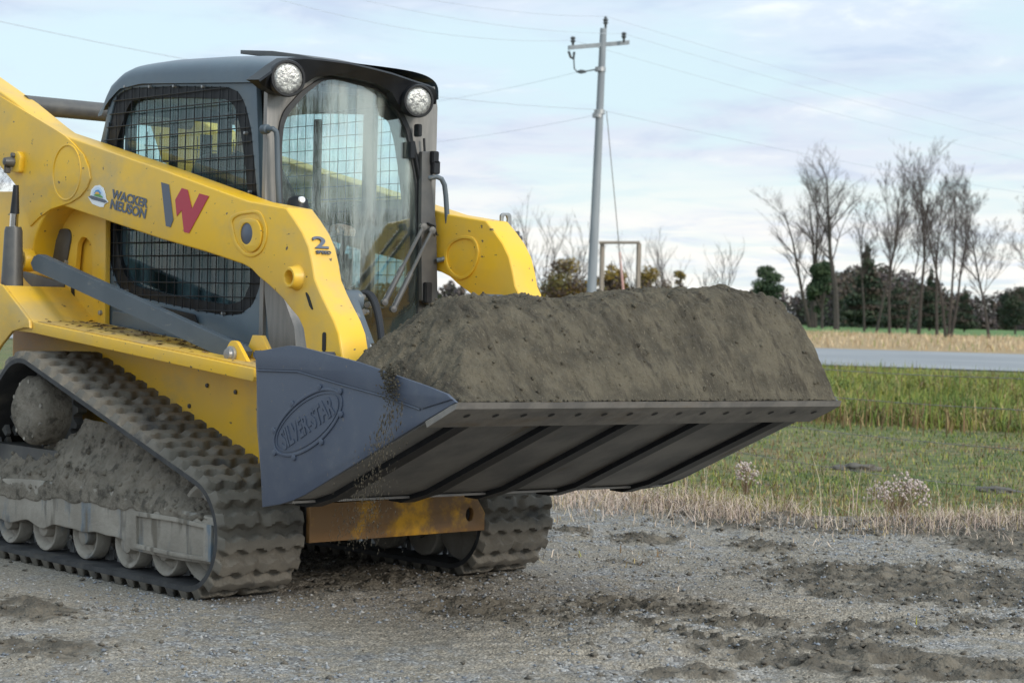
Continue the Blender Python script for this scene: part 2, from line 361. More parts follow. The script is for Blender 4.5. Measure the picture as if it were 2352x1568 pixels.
def boundary(x):       # far edge of the gravel lot
    return 5.05+.95*np.clip((x+1.7)/1.6, 0, 1)+.25*np.sin(x*.9+.4)-.10*np.clip(x, -1, 9)**2*.9*(x > 0)+.35*(fbm(x*1.3, x*0, 3, 2)-.5)
x = np.r_[np.linspace(-9.5, -1.62, 230), np.arange(-1.6, 3.3, .0095), np.linspace(3.33, 5.5, 40)]; y = np.r_[np.linspace(-4.8, -2.32, 60), np.arange(-2.3, 5.3, .0105), np.linspace(5.33, 7.6, 70)]
X, Y = np.meshgrid(x, y, indexing='ij'); Z = np.zeros_like(X)
Z += .035*(fbm(X*1.1, Y*1.1, 3, 1)-.5) + .022*(fbm(X*6, Y*6, 4, 4)-.5) + .012*(fbm(X*22, Y*22, 3, 9)-.5) + .010*(fbm(X*60, Y*60, 3, 13)-.5)
under = np.clip(1-np.abs(X+1.6)/2.3, 0, 1)*np.clip(1-np.abs(Y-.97)/1.9, 0, 1); Z *= (1-.75*np.clip(under*3, 0, 1)); Z -= .006*np.clip(under*3, 0, 1)
mud = np.zeros_like(X); NB = .5*fbm(X*4.1, Y*4.1, 4, 12)+.5*fbm(X*15, Y*15, 3, 14); NB = np.clip((NB-.5)*1.9+.5, 0, 1)
def blob(u, v, r, sq=1.0, ang=0., amt=1.):
    global mud, Z
    c = P(u, v, z=0); dx = X-c[0]; dy = Y-c[1]; a = dx*math.cos(ang)+dy*math.sin(ang); b = -dx*math.sin(ang)+dy*math.cos(ang)
    r *= 1.35; m = np.exp(-((a/r)**2+(b/(r*sq))**2)); m = m*(.15+1.35*NB); mud = np.maximum(mud, amt*m)
VA = math.atan2(*(np.array(P(2000, 1200, z=0))-np.array(P(1500, 1200, z=0)))[[1, 0]])
for b_ in ((1690, 1188, .36, 2.0, VA), (1600, 1172, .25, 2.0, VA), (1960, 1335, .42, 1.5, VA), (2120, 1345, .42, 1.6, VA), (2300, 1350, .45, 1.6, VA), (2270, 1225, .55, 1.3, VA), (2150, 1200, .30, 1.6, VA), (2340, 1262, .3, 1.5, VA),
           (1740, 1438, .26, .5, VA), (1880, 1490, .25, .7, VA), (1480, 1402, .28, .8, VA), (1090, 1400, .22, 1.4, VA), (1950, 1515, .45, .5, VA-.35), (2200, 1545, .45, .4, VA), (1780, 1490, .25, .5, VA), (2050, 1450, .3, .5, VA, .8), (40, 1405, .22, 1.2, VA), (880, 1320, .45, 1.4, VA, .8), (1310, 1222, .10, 1.4, VA), (1490, 1240, .16, 1.2, VA), (1750, 1255, .16, 1.6, VA),
           (2250, 1440, .30, .8, VA, .7), (130, 1500, .22, 1.0, VA, .7), (1560, 1550, .25, .6, VA, .6), (1250, 1420, .25, 1.0, VA, .6), (1450, 1290, .12, 1.0, VA, .7)):
    blob(*b_)
Z += np.clip(mud, 0, 1)*(.012+.075*(fbm(X*8, Y*8, 4, 21)-.42)+.050*(fbm(X*19, Y*19, 3, 23)-.45)+.024*(fbm(X*52, Y*52, 3, 27)-.45))
# long grouser ridges left by the tracks at the lower right
rid = P(1900, 1470, z=0); a_ = X*math.cos(VA)+Y*math.sin(VA); b_ = -X*math.sin(VA)+Y*math.cos(VA)
rm = np.exp(-(((X-rid[0])**2+(Y-rid[1])**2)/2.2)); Z += .022*rm*np.sin(b_*58+2.0*fbm(X*2, Y*2, 2, 31))*np.clip(fbm(X*2.2, Y*2.2, 2, 33)*2-.6, 0, 1)
# print of a track in soft ground
p0 = P(1432, 1418, z=0)[:2]; p1 = P(1790, 1500, z=0)[:2]; Lp = np.linalg.norm(p1-p0); e = (p1-p0)/Lp; s_ = (X-p0[0])*e[0]+(Y-p0[1])*e[1]; t_ = -(X-p0[0])*e[1]+(Y-p0[1])*e[0]
ins = (s_ > 0) & (s_ < Lp*.8) & (np.abs(t_) < .075); blk = (((s_+t_*.25)/.105) % 1) < .64
Z = np.where(ins, np.where(blk, .036-.10*np.abs(t_), -.010), Z); mud = np.where(ins & blk, -.6, mud)
bank = (s_ > -.1) & (s_ < Lp*1.3) & (t_ > -.12) & (t_ <= -.06); Z = np.where(bank, Z+.018*fbm(X*18, Y*18, 3, 41), Z); mud = np.where(bank, .6, mud)
B = boundary(X); out = np.clip((Y-B)/1.2, 0, 1); out = out*out*(3-2*out); Z = Z*(1-out*.5) - .10*out
rimm = np.exp(-((Y-B-.05)/.28)**2); Z += .03*rimm*(1+1.6*np.clip((X+1.2)/1.5, 0, 1)*fbm(X*5, Y*5, 3, 71)); mud = np.maximum(mud, .95*np.exp(-((Y-B+.50)/.38)**2)*np.clip((X+2.1)/1.2, 0, 1)*(.3+1.2*fbm(X*3, Y*3, 3, 73)))
gl = npmesh('gravel_lot', np.stack([X, Y, Z], -1).reshape(-1, 3), grid_faces(*X.shape), M_gravel)
gl['kind'] = 'structure'
at = gl.data.attributes.new('mud', 'FLOAT', 'POINT'); at.data.foreach_set('value', mud.astype(np.float32).ravel())
def sheet(name, pts, z, m):
    me = bpy.data.meshes.new(name); me.from_pydata([(a, b, z) for a, b in pts], [], [tuple(range(len(pts)))]); o = link(name, me, m, None, None); o['kind'] = 'structure'
    if me.polygons[0].normal.z < 0: me.flip_normals()
    return o
gp = [(3000*math.cos(2*math.pi*i/64), 3000*math.sin(2*math.pi*i/64)) for i in range(64)]
sheet('ground', gp, -.085, M_pasture)
ov = sheet('gravel_apron', [(-60, 5.6), (-9.3, 5.2), (5.4, 4.4), (20, -2), (20, -60), (-60, -60)], -.050, M_gravel)
rd = np.array([.89, .456]); rn = np.array([-.456, .89])
def band(name, d0, d1, z, m, l0=-900, l1=900):
    o = np.array([CP[0], CP[1]])
    q = [o+rd*l0+rn*d0, o+rd*l1+rn*d0, o+rd*l1+rn*d1, o+rd*l0+rn*d1]
    return sheet(name, [tuple(c) for c in q], z, m)
gA = np.array(P(2100, 835, z=0))[:2]; dn = (gA-CP[:2]) @ rn; gB = np.array(P(2100, 803, z=0))[:2]; df = (gB-CP[:2]) @ rn; gC = np.array(P(2100, 766, z=0))[:2]; dc = (gC-CP[:2]) @ rn
band('road', dn-3, df, -.05, M_road)
band('stubble_strip', df, dc, -.06, M_stub)
band('green_field', dc, dc+600, -.07, M_field)

# stones and clods on the lot
gi = lambda px, py: (np.clip(np.searchsorted(x, px), 0, len(x)-1), np.clip(np.searchsorted(y, py), 0, len(y)-1))
zf = lambda px, py: Z[gi(px, py)]
def scatter_rocks(name, px, py, sz, m, label, cat, flat=.7):
    n = len(px); oc = np.array([(1, 0, 0), (-1, 0, 0), (0, 1, 0), (0, -1, 0), (0, 0, 1), (0, 0, -1)], float)
    fc = np.array([(0, 2, 4), (2, 1, 4), (1, 3, 4), (3, 0, 4), (2, 0, 5), (1, 2, 5), (3, 1, 5), (0, 3, 5)])
    V = oc[None]*sz[:, None, None]*rng.uniform(.55, 1.3, (n, 6, 1)); V[:, :, 2] *= flat
    V += rng.normal(0, .18, V.shape)*sz[:, None, None]
    a = rng.uniform(0, 6.28, n); ca, sa = np.cos(a)[:, None], np.sin(a)[:, None]; vx = V[:, :, 0]*ca-V[:, :, 1]*sa; vy = V[:, :, 0]*sa+V[:, :, 1]*ca
    V = np.stack([vx+px[:, None], vy+py[:, None], V[:, :, 2]+zf(px, py)[:, None]+sz[:, None]*.25], -1)
    F = (fc[None]+6*np.arange(n)[:, None, None]).reshape(-1, 3)
    mats = m if isinstance(m, list) else [m]; o = npmesh(name, V.reshape(-1, 3), F, mats, None, smooth=None)
    mi = np.repeat(rng.integers(0, len(mats), n), 8).astype(np.int32); o.data.polygons.foreach_set('material_index', mi)
    tag(o, label, cat, kind='stuff'); return o
stn = [mat('stone_%s' % a, c, None, rough=.85, rvar=0) for a, c in (('slate', (.13, .14, .16)), ('grey', (.24, .24, .245)), ('pale', (.33, .32, .31)), ('brown', (.17, .145, .115)), ('blue', (.19, .21, .24)))]
n = 120000; px = rng.uniform(-7, 5.2, n); py = rng.uniform(-3.2, 6.2, n); ok = (py < boundary(px)) & (fbm(px*1.2, py*1.2, 3, 51) > .47+.22*(rng.random(n)-.5)); px, py = px[ok], py[ok]
scatter_rocks('gravel_stones', px, py, .0025+.0095*rng.random(len(px))**3.5, stn, 'loose grey gravel stones scattered over the lot', 'gravel')
n = 60000; px = rng.uniform(-7, 5.2, n); py = rng.uniform(-3.5, 6.6, n); mm = mud[gi(px, py)]
ok = (mm > .12+.4*rng.random(n)) | (rng.random(n) < .04); px, py = px[ok], py[ok]
M_clod = mat('dark_damp_clod', (.075, .066, .055), (.12, .105, .085), 20, .95, rvar=0)
scatter_rocks('soil_clods', px, py, .004+.017*rng.random(len(px))**3, M_clod, 'dark clods of damp soil lying in patches on the gravel', 'soil clods', .6)
wr = MB(); 
for (u, v, s) in ((1371, 1172, .02), (1824, 1246, .013)):
    c = P(u, v, z=.01); bm = bmesh.new(); bmesh.ops.create_icosphere(bm, subdivisions=2, radius=s)
    for vv in bm.verts: vv.co = Vector((vv.co.x*1.3, vv.co.y*.9, vv.co.z*.5))*(1+.4*noise.noise(vv.co*50)) + Vector(c)
    mb = MB().bm(bm); o = mb.build('white_stone', M_white, None)
    tag(o, 'small white stone on the gravel %s' % ('just right of the far track' if s > .015 else 'right of the centre, amid the open grey gravel'), 'stone')

# ================================================================ GRASS
def az_pts(n, r0, r1, a0, a1, pw=1.0):
    r = r0*(r1/r0)**(rng.random(n)**pw); a = np.radians(rng.uniform(a0, a1, n)); return CP[0]+r*np.cos(a), CP[1]+r*np.sin(a), r
def blades(name, px, py, pz, h, w, bend, mats, wt, label, cat, parent=None):
    n = len(px); a = rng.uniform(0, 6.28, n); b = a+rng.normal(1.57, .5, n); dx, dy = np.cos(a)*w, np.sin(a)*w; bx, by = np.cos(b)*bend*h, np.sin(b)*bend*h
    p = np.zeros((n, 5, 3))
    p[:, 0] = np.stack([px-dx, py-dy, pz], -1); p[:, 1] = np.stack([px+dx, py+dy, pz], -1)
    p[:, 2] = np.stack([px-dx*.8+bx*.3, py-dy*.8+by*.3, pz+h*.55], -1); p[:, 3] = np.stack([px+dx*.8+bx*.3, py+dy*.8+by*.3, pz+h*.55], -1)
    p[:, 4] = np.stack([px+bx, py+by, pz+h*(1-.35*np.abs(bend))], -1)
    F = (np.array([(0, 1, 3), (0, 3, 2), (2, 3, 4)])[None]+5*np.arange(n)[:, None, None]).reshape(-1, 3)
    o = npmesh(name, p.reshape(-1, 3), F, mats, parent, None)
    cw = np.cumsum(wt); sc = (fbm(px*.55+3, py*.55, 3, 131)-.5)*1.5+rng.random(n); sc = np.clip(sc, 0, .9999); mi = np.repeat(np.searchsorted(cw/cw[-1], sc), 3).astype(np.int32); o.data.polygons.foreach_set('material_index', mi)
    if label: tag(o, label, cat, kind='stuff')
    return o
def gm(n_, c): 
    m = mat(n_, c, None, rough=.7, rvar=0, spec=.2); return m
G = [gm('grass_green', (.17, .215, .045)), gm('grass_deep_green', (.075, .115, .028)), gm('grass_yellow_green', (.27, .26, .05)), gm('grass_straw', (.36, .28, .13)), gm('grass_brown', (.16, .10, .05)), gm('grass_pale_straw', (.56, .45, .36)), gm('grass_pinkish_straw', (.44, .33, .28))]
px, py, r = az_pts(120000, 11.5, 33, 108, 141); ok = (py > boundary(px)+.5) | (px < -9); px, py, r = px[ok], py[ok], r[ok]
den = fbm(px*.5, py*.5, 3, 61); ok = rng.random(len(px)) < .35+1.1*(den-.25); px, py, r = px[ok], py[ok], r[ok]
blades('pasture_grass', px, py, np.full(len(px), -.09), (.02+.05*rng.random(len(px))**2)*(1+.012*r), .0014*r/14*(1+rng.random(len(px)))+.0012, rng.normal(0, .9, len(px)), [G[1], G[0], G[2], G[3], G[4]], [.28, .27, .12, .15, .18], 'short green pasture grass beyond the wire fence', 'grass')
# tall bank: its near foot lies about 25 m out
px, py, r = az_pts(200000, 24.5, 56, 108, 141, 1.15)
dd = (px-CP[0])*rn[0]+(py-CP[1])*rn[1]; f0 = (np.array(P(2150, 968, z=0))[:2]-CP[:2]) @ rn
ok = (dd > f0+1.5*(fbm(px*.4, py*.4, 2, 66)-.5)) & (dd < (np.array(P(2150, 893, z=0))[:2]-CP[:2]) @ rn + 9); px, py, dd, r = px[ok], py[ok], dd[ok], r[ok]
front = np.clip((dd-f0)/7, 0, 1)
hh = (.12+.34*rng.random(len(px))**1.5*1.0+0*rng.random(len(px)))*(.65+.35*front)*(1.25-.5*np.clip((dd-f0-12)/20, 0, 1))*(.6+.8*fbm(px*.5, py*.5, 2, 77))
o1 = blades('tall_grass', px, py, np.full(len(px), -.09), hh, .0032*r/25*(1+rng.random(len(px))), rng.normal(0, 1.5, len(px)), [G[1], G[0], G[2], G[3], G[4]], [.16, .44, .24, .11, .05], 'tall rough green and yellow grass on the bank before the road', 'tall grass')
# brown weedy foot of the bank
n = 11000; l = rng.uniform(-30, 30, n); q = rng.normal(0, 1, n)*.9+f0+.6; px = CP[0]+rd[0]*l+rn[0]*q; py = CP[1]+rd[1]*l+rn[1]*q; ok = fbm(px*.6, py*.6, 2, 88) > .36; px, py = px[ok], py[ok]
blades('brown_weeds', px, py, np.full(len(px), -.09), .18+.3*rng.random(len(px)), .006*(1+rng.random(len(px))), rng.normal(0, .5, len(px)), [G[4], G[3], G[1], G[0]], [.45, .2, .2, .15], 'brown weeds along the foot of the grassy bank', 'weeds')
# dry pinkish grass along the edge of the lot
n = 80000; px = rng.uniform(-9, 3.5, n); q = rng.normal(.35, .50, n); py = boundary(px)+q; dens = fbm(px*1.6, py*1.6, 3, 91); ok = (rng.random(n) < np.clip((dens-.40)*5.0, .04, 1)); px, py = px[ok], py[ok]
hh = (.05+.15*rng.random(len(px))**2.2)*(.5+1.0*fbm(px*1.3, py*1.3, 2, 93))*(1.15-.35*np.clip((px+1.0)/3, 0, 1))
blades('dry_verge_grass', px, py, zf(px, py)-.005, hh*.85, .0011*(1+rng.random(len(px))), rng.normal(0, 1.4, len(px)), [G[5], G[6], G[3], G[4], G[2]], [.38, .34, .16, .08, .04], 'dry pinkish straw grass along the edge of the gravel', 'dry grass')
n = 2600; px = rng.uniform(-5, 3.5, n); py = rng.uniform(2.0, 5.5, n); ok = (py < boundary(px)) & (fbm(px*2.2, py*2.2, 3, 95) > .60); px, py = px[ok], py[ok]
blades('sparse_straw', px, py, zf(px, py), .02+.05*rng.random(len(px)), .0018*(1+rng.random(len(px))), rng.normal(0, 1.1, len(px)), [G[5], G[3], G[4], G[2]], [.4, .3, .2, .1], 'thin straws and small sprouts on the gravel', 'straw')
n = 600; px = rng.uniform(-9, 3.2, n); py = boundary(px)+rng.normal(.5, .3, n); ok = fbm(px*.9, py*.9, 2, 99) > .5; px, py = px[ok], py[ok]
blades('seeding_stems', px, py, zf(px, py), .25+.28*rng.random(len(px)), .0012*(1+rng.random(len(px))), rng.normal(0, .3, len(px)), [G[6], G[5], G[4]], [.4, .4, .2], 'thin dry seed stems standing above the verge', 'dry stems')
M_fluff = mat('grey_pink_seed_fluff', (.50, .42, .38), (.38, .30, .27), 30, .95, rvar=0)
M_stem = gm('dead_stem', (.22, .14, .09))
def fluffy(u, v, h, r, n, label):
    c = P(u, v, z=-.03); root = empty('seed_head_weed', tuple(c)); tag(root, label, 'weed')
    st = MB(); rr = random.Random(int(u)); tv = []
    for i in range(n):
        a = rr.uniform(0, 6.28); s = rr.random()**.6*r; hh = h*(1-.45*(s/r)**2)*rr.uniform(.7, 1); e = (c[0]+s*math.cos(a), c[1]+s*math.sin(a), c[2]+hh)
        st.tube([(c[0]+s*.2*math.cos(a), c[1]+s*.2*math.sin(a), c[2]), ((c[0]+e[0])/2+.01, (c[1]+e[1])/2, c[2]+hh*.6), e], .0016, 3, cap=False)
        for k in range(5):
            q = (e[0]+rr.uniform(-.03, .03), e[1]+rr.uniform(-.03, .03), e[2]+rr.uniform(-.06, .02)); tv.append((q, rr.uniform(.005, .011)))
    st.build('stems', M_stem, root, fix=False)
    fl = MB()
    for q, s in tv:
        bm = bmesh.new(); bmesh.ops.create_icosphere(bm, subdivisions=1, radius=s)
        for vv in bm.verts: vv.co = vv.co*rr.uniform(.6, 1.4)+Vector(q)
        fl.bm(bm)
    fl.build('seed_heads', M_fluff, root, fix=False, smooth=None)['kind'] = 'stuff'
fluffy(2062, 1182, .29, .22, 60, 'bushy dead weed with grey pink seed heads by the gravel edge, the larger one')
fluffy(1712, 1135, .26, .09, 22, 'small dead weed with grey seed heads below the right end of the bucket')

for (u, v, s_m, lb) in ((1972, 1079, .13, 'small dark earth mound in the pasture right of the bucket'), (2295, 1130, .10, 'small dark earth mound in the pasture near the right edge')):
    c = P(u, v, z=-.085); bm = bmesh.new(); bmesh.ops.create_icosphere(bm, subdivisions=4, radius=s_m)
    for vv in bm.verts: k = 1+.45*noise.noise(vv.co*14)+.25*noise.noise(vv.co*40); vv.co = Vector((vv.co.x*1.7*k+c[0], vv.co.y*1.3*k+c[1], vv.co.z*.45*k+c[2]))
    tag(MB().bm(bm).build('earth_mound', M_clod, None, smooth=180), lb, 'earth mound')
# ================================================================ FENCE
fA = D(2352, 741, 14.0); fB = D(1927, 731, 16.1); fd_ = (fB-fA); fd_[2] = 0; fL = np.linalg.norm(fd_); fdir = fd_/fL
fo = np.array([fA[0], fA[1], 0])
fence = empty('wire_fence', tuple(fo+fdir*5-[0, 0, .09])); tag(fence, 'barbed wire fence of four thin strands across the pasture', 'fence')
M_wire = mat('rusty_fence_wire', (.22, .22, .22), (.15, .12, .10), 10, .5, metal=.5)
M_wood = mat('weathered_wood', (.26, .22, .18), (.18, .15, .12), 6, .9, stretch=(6, 6, .5), bump=.4)
for z in (.12, .41, .69, .91):
    w = MB(); pts = []
    for i in range(60):
        s = -8+i*(40/59); k = ((s-4.6) % 4.8)/4.8; p = fo+fdir*s; pts.append((p[0], p[1], z-.035*4*k*(1-k)-.0))
    w.tube(pts, .0026, 5, cap=False)
    for i in range(330):
        s = -8+i*.12; p = fo+fdir*s; k = ((s-4.6) % 4.8)/4.8; zq = z-.035*4*k*(1-k); w.tube([(p[0]-.008, p[1]-.004, zq-.012), (p[0]+.008, p[1]+.004, zq+.012)], .0016, 3)
    w.build('wire_strand', M_wire, fence, fix=False)
for s in (-5, -.2-4.6+4.6-0 if False else 4.6, 9.4, 14.2, 19.0, 23.8, 28.6):
    if s == -5: s = -4.9
    p = fo+fdir*s; w = MB(); w.tube([(p[0], p[1], -.3), (p[0]+.01, p[1], 1.12)], [.05, .045], 10); w.build('fence_post', M_wood, fence)

# ================================================================ POLE, WIRES, FRAME
PD = 55.0
pb = np.array(D(1352, 822, PD)); pt = np.array(D(1386, 66, PD)); pb = pb+(pb-pt)*((pb[2]+.3)/(pt[2]-pb[2]) if pb[2] > -.3 else 0)
pole = empty('utility_pole', tuple(pb)); tag(pole, 'tall grey leaning utility pole with one crossarm, seen over the soil heap', 'utility pole')
M_pole = mat('weathered_grey_pole', (.19, .205, .225), (.25, .265, .285), 1.5, .8, stretch=(3, 3, .4))
M_ins = mat('dark_insulator', (.06, .065, .07), None, rough=.3, rvar=0)
w = MB(); w.tube([pb, pb*.5+pt*.5, pt], [.145, .12, .09], 14); w.build('shaft', M_pole, pole)
w = MB(); a = D(1306, 110, PD-.4); b = D(1444, 98, PD+.3); aa = a-(b-a)*.0
dxy = (b-a)/np.linalg.norm(b-a); up = np.array([0, 0, .055]); sd_ = np.cross(dxy, [0, 0, 1])*.05
vs = [a-up-sd_, a-up+sd_, a+up+sd_, a+up-sd_, b-up-sd_, b-up+sd_, b+up+sd_, b+up-sd_]
w.add(vs, [(0, 1, 2, 3), (4, 7, 6, 5), (0, 4, 5, 1), (1, 5, 6, 2), (2, 6, 7, 3), (3, 7, 4, 0)]); w.build('crossarm', M_pole, pole)
ins = []
for (u, v0, v1) in ((1391, 66, 38), (1433, 98, 78), (1316, 108, 93)):
    w = MB(); q0 = D(u, v0, PD); q1 = D(u, v1, PD); w.lathe(q0, q1-q0, [(0, .03), (.05, .035), (.10, .035), (.16, .075), (.20, .05), (.24, .08), (.28, .045), (float(np.linalg.norm(q1-q0)), .03)], 10); w.build('insulator', M_ins, pole); ins.append(q1)
w = MB(); w.tube([D(1306, 118, PD), D(1311, 132, PD), D(1317, 137, PD), D(1319, 120, PD)], .035, 8); w.tube([D(1318, 138, PD), D(1319, 158, PD), D(1326, 166, PD), D(1340, 165, PD), D(1380, 158, PD)], .02, 6); w.lathe(D(1326, 165, PD), D(1342, 165, PD)-D(1326, 165, PD), [(0, .03), (.1, .06), (.25, .03)], 8); w.build('switch_gear', M_ins, pole)
w = MB(); 
for (u, v) in ((1377, 256), (1379, 158), (1373, 264)): q = D(u, v, PD); w.lathe(q-[0, 0, .08], (0, 0, 1), [(0, .15), (.12, .15)], 12)
build_each(w, 'band_clamp', M_steel, pole)
gp0 = D(1393, 256, PD); gp1 = D(1446, 822, PD+2); w = MB(); w.tube([gp0, gp1], .012, 5); gw = w.build('guy_wire', M_wire, pole)
w = MB(); q = gp0+(gp1-gp0)*.56; w.tube([q, gp1], .035, 8); w.build('guy_guard', mat('faded_red_guard', (.55, .30, .28), (.6, .5, .48), 2, .6, rvar=0), gw)
M_cable = mat('power_cable', (.42, .46, .52), None, rough=.6, rvar=0)
def wire(p, right, left, sag, r, label):
    w = MB(); pr = np.array(D(*right)); pl = np.array(D(*left)); pts = []
    for i in range(31): t = i/30; q = pl+(p-pl)*t; q = q-[0, 0, sag*4*t*(1-t)]; pts.append(q)
    for i in range(1, 31): t = i/30; q = p+(pr-p)*t; q = q-[0, 0, sag*4*t*(1-t)]; pts.append(q)
    w.tube(pts, r, 5, cap=False); o = w.build('overhead_wire', M_cable, None, fix=False); tag(o, label, 'wire', 'overhead wires on the utility pole')
wire(ins[0], (2800, 395, 88), (560, -110, 43), .35, .0055, 'overhead wire over the pole top, uppermost of the wires to the right')
wire(ins[1], (2800, 425, 88), (560, -75, 43), .35, .0055, 'overhead wire from the right end of the crossarm, second from the top')
wire(ins[2], (2800, 455, 88), (560, -25, 43), .35, .0055, 'overhead wire from the left end of the crossarm, third from the top')
wire(np.array(D(1377, 252, PD)), (2800, 495, 88), (-300, -20, 37), .4, .008, 'low thick cable clamped halfway up the pole, lowest of those to the right')
def branch(a, b, label):
    w = MB(); p = np.array(D(*a)); q = np.array(D(*b)); pts = [p+(q-p)*i/20-np.array([0, 0, .25])*4*(i/20)*(1-i/20) for i in range(21)]; w.tube(pts, .004, 5, cap=False); o = w.build('overhead_wire', M_cable, None, fix=False); tag(o, label, 'wire', 'service wires leaving the pole to the left')
branch((1326, 166, 55), (700, 262, 75), 'thin service wire from the switch gear towards the cab roof')
branch((1370, 264, 55), (700, 345, 75), 'thin service wire leaving the pole below the low cable')
fr_ = empty('timber_frame', tuple(D(1420, 800, 62))); tag(fr_, 'tall timber goalpost frame of two posts and a crossbar beside the pole', 'timber frame')
for (u0, u1, w0) in ((1382, 1379, .075), (1465, 1464, .085)):
    w = MB(); a = D(u1, 815, 62); a[2] = -.2; b = D(u0, 559, 62); w.box((a[0]-w0, a[1]-w0, a[2]), (b[0]+w0, b[1]+w0, b[2]), bev=.01); w.build('post', M_wood, fr_)
w = MB(); w.tube([D(1376, 557, 61.8), D(1470, 557, 61.8)], .045, 8); w.build('crossbar', M_wood, fr_)

# ================================================================ TREES
M_bark = mat('grey_brown_bark', (.036, .029, .025), (.055, .045, .037), 3, .9, rvar=0)
M_twig = mat('bare_twigs', (.046, .035, .033), (.065, .05, .045), 1, .9, rvar=0)
def bare_tree(u, v, vtop, label, seed, spread=.5, stems=1, lean=0., fork=.3, twig=1.0, lvls=5, group='bare trees beside the far field', thick=1.0):
    rr = random.Random(seed); base = np.array(P(u, v, z=-.1)); dist = float(CM[2] @ (base-CP)); H = (v-vtop)/FPX*dist*.87
    root = empty('bare_tree', tuple(base)); tag(root, label, 'tree', group)
    tr = MB(); cr = MB(); right = Vector(CM[0]); B0 = Vector(base); rmin = .000036*dist
    def grow(p, d, L, r, lvl, mb):
        r = max(r, rmin)
        n = 4 if lvl < 2 else 3; pts = [p]; rs = [r]; q = p.copy(); dd = d.copy()
        for i in range(n):
            dd = (dd+Vector((rr.gauss(0, .09), rr.gauss(0, .09), rr.gauss(.03, .05)))).normalized(); q = q+dd*L/n; pts.append(q.copy()); rs.append(r*(1-(.85 if lvl == 0 else .6)*(i+1)/n))
        mb.tube(pts, rs, 6 if lvl == 0 else (4 if lvl < 3 else 3), cap=False)
        if lvl >= lvls: return
        nb = rr.randint(5, 8) if lvl < 2 else (rr.randint(4, 5) if lvl == 2 else 3)
        if lvl == 0: nb = int(30*twig)
        for k in range(nb):
            t = (fork+(1-fork)*(k+rr.random())/nb) if lvl == 0 else rr.uniform(.25, 1)
            i = min(int(t*n), n-1); pp = pts[i].lerp(pts[i+1], t*n-i); base_d = (pts[i+1]-pts[i]).normalized()
            ax = Vector((rr.gauss(0, 1), rr.gauss(0, 1), rr.gauss(0, .3))).normalized(); ang = rr.uniform(.45, 1.0)*spread*1.7
            nd = (base_d*math.cos(ang)+ax*math.sin(ang)); nd = (nd+Vector((0, 0, .22))).normalized()
            LL = L*(rr.uniform(.32, .58) if lvl else rr.uniform(.16, .36)*(1.35-.6*t)); grow(pp, nd, LL, rs[i]*.55 if lvl else rs[i]*.36, lvl+1, cr)
    for s in range(stems):
        o = B0+right*((s-(stems-1)/2)*H*.018); d = Vector((0, 0, 1))+right*(lean+(s-(stems-1)/2)*.16/max(stems-1, 1)*1.6+rr.gauss(0, .015))
        grow(o, d.normalized(), H*(1 if s == stems//2 else rr.uniform(.78, .95)), H*.0115*thick*(1 if stems == 1 else .8), 0, tr)
    tr.build('trunk', M_bark, root, fix=False); cr.build('branches', M_twig, root, fix=False)
bare_tree(1866, 753, 378, 'dead looking bare tree with thick crooked limbs leaning left, leftmost of the tall row', 3, .50, 3, -.14, .30, .45, 4, thick=1.8)
bare_tree(1921, 757, 352, 'tall bare tree with short twisted side limbs, second of the tall row from the left', 5, .62, 1, .02, .42, .65, 4, thick=1.9)
bare_tree(1985, 762, 470, 'short bare tree leaning among the tall row, third from the left', 7, .5, 1, -.06, .4, .5, 5)
bare_tree(2013, 765, 430, 'slim bare tree with its stem bowed left, fourth of the tall row', 8, .42, 1, -.07, .4, .62, 5)
bare_tree(2043, 768, 405, 'slim bare tree with fine twigs just left of the middle of the row', 12, .4, 1, -.02, .38, .7, 5)
bare_tree(2083, 768, 475, 'shorter bare tree with thin spreading twigs, in the middle of the row', 13, .5, 1, .0, .4, .5, 5)
bare_tree(2110, 769, 370, 'tall straight bare tree with narrow crown, in the middle of the row', 14, .38, 1, .015, .42, .6, 5, thick=1.2)
bare_tree(2152, 770, 405, 'slender bare tree leaning left beside the many stemmed one', 15, .38, 1, -.04, .45, .42, 5)
bare_tree(2178, 775, 388, 'wide fan shaped bare tree with several stems from one base', 17, .42, 3, .06, .38, .55, 5, thick=1.2)
bare_tree(2272, 779, 440, 'bare tree with a rounded twiggy crown standing at the right edge of the row', 19, .5, 1, .03, .28, .8, 5, thick=1.1)
bare_tree(2390, 783, 450, 'bare tree just beyond the right edge of the picture', 23, .5, 1, 0, .3, .7, 5)
def crown_mesh(name, clumps, n, s, mats, parent, wt=None):
    k = len(clumps); c = np.array([q[0] for q in clumps]); r = np.array([q[1] for q in clumps]); w = (r**2).prod(1)**.5; w /= w.sum()
    idx = rng.choice(k, n, p=w); d = rng.normal(0, 1, (n, 3)); d /= np.linalg.norm(d, axis=1)[:, None]; rad = rng.random(n)**.45
    p = c[idx]+d*r[idx]*rad[:, None]; p += rng.normal(0, .05, p.shape)*r[idx]
    a = rng.normal(0, 1, (n, 3)); a /= np.linalg.norm(a, axis=1)[:, None]; b = np.cross(a, rng.normal(0, 1, (n, 3))); b /= np.linalg.norm(b, axis=1)[:, None]; sz = s*rng.uniform(.5, 1.4, (n, 1))
    V = np.stack([p-a*sz, p+b*sz*.5, p+a*sz, p-b*sz*.5], 1).reshape(-1, 3); F = np.arange(4*n).reshape(n, 4)
    o = npmesh(name, V, F, mats, parent, None); mi = (idx % len(mats)).astype(np.int32); fl_ = rng.random(n) < .3; mi[fl_] = rng.integers(0, len(mats), fl_.sum()); o.data.polygons.foreach_set('material_index', mi); return o
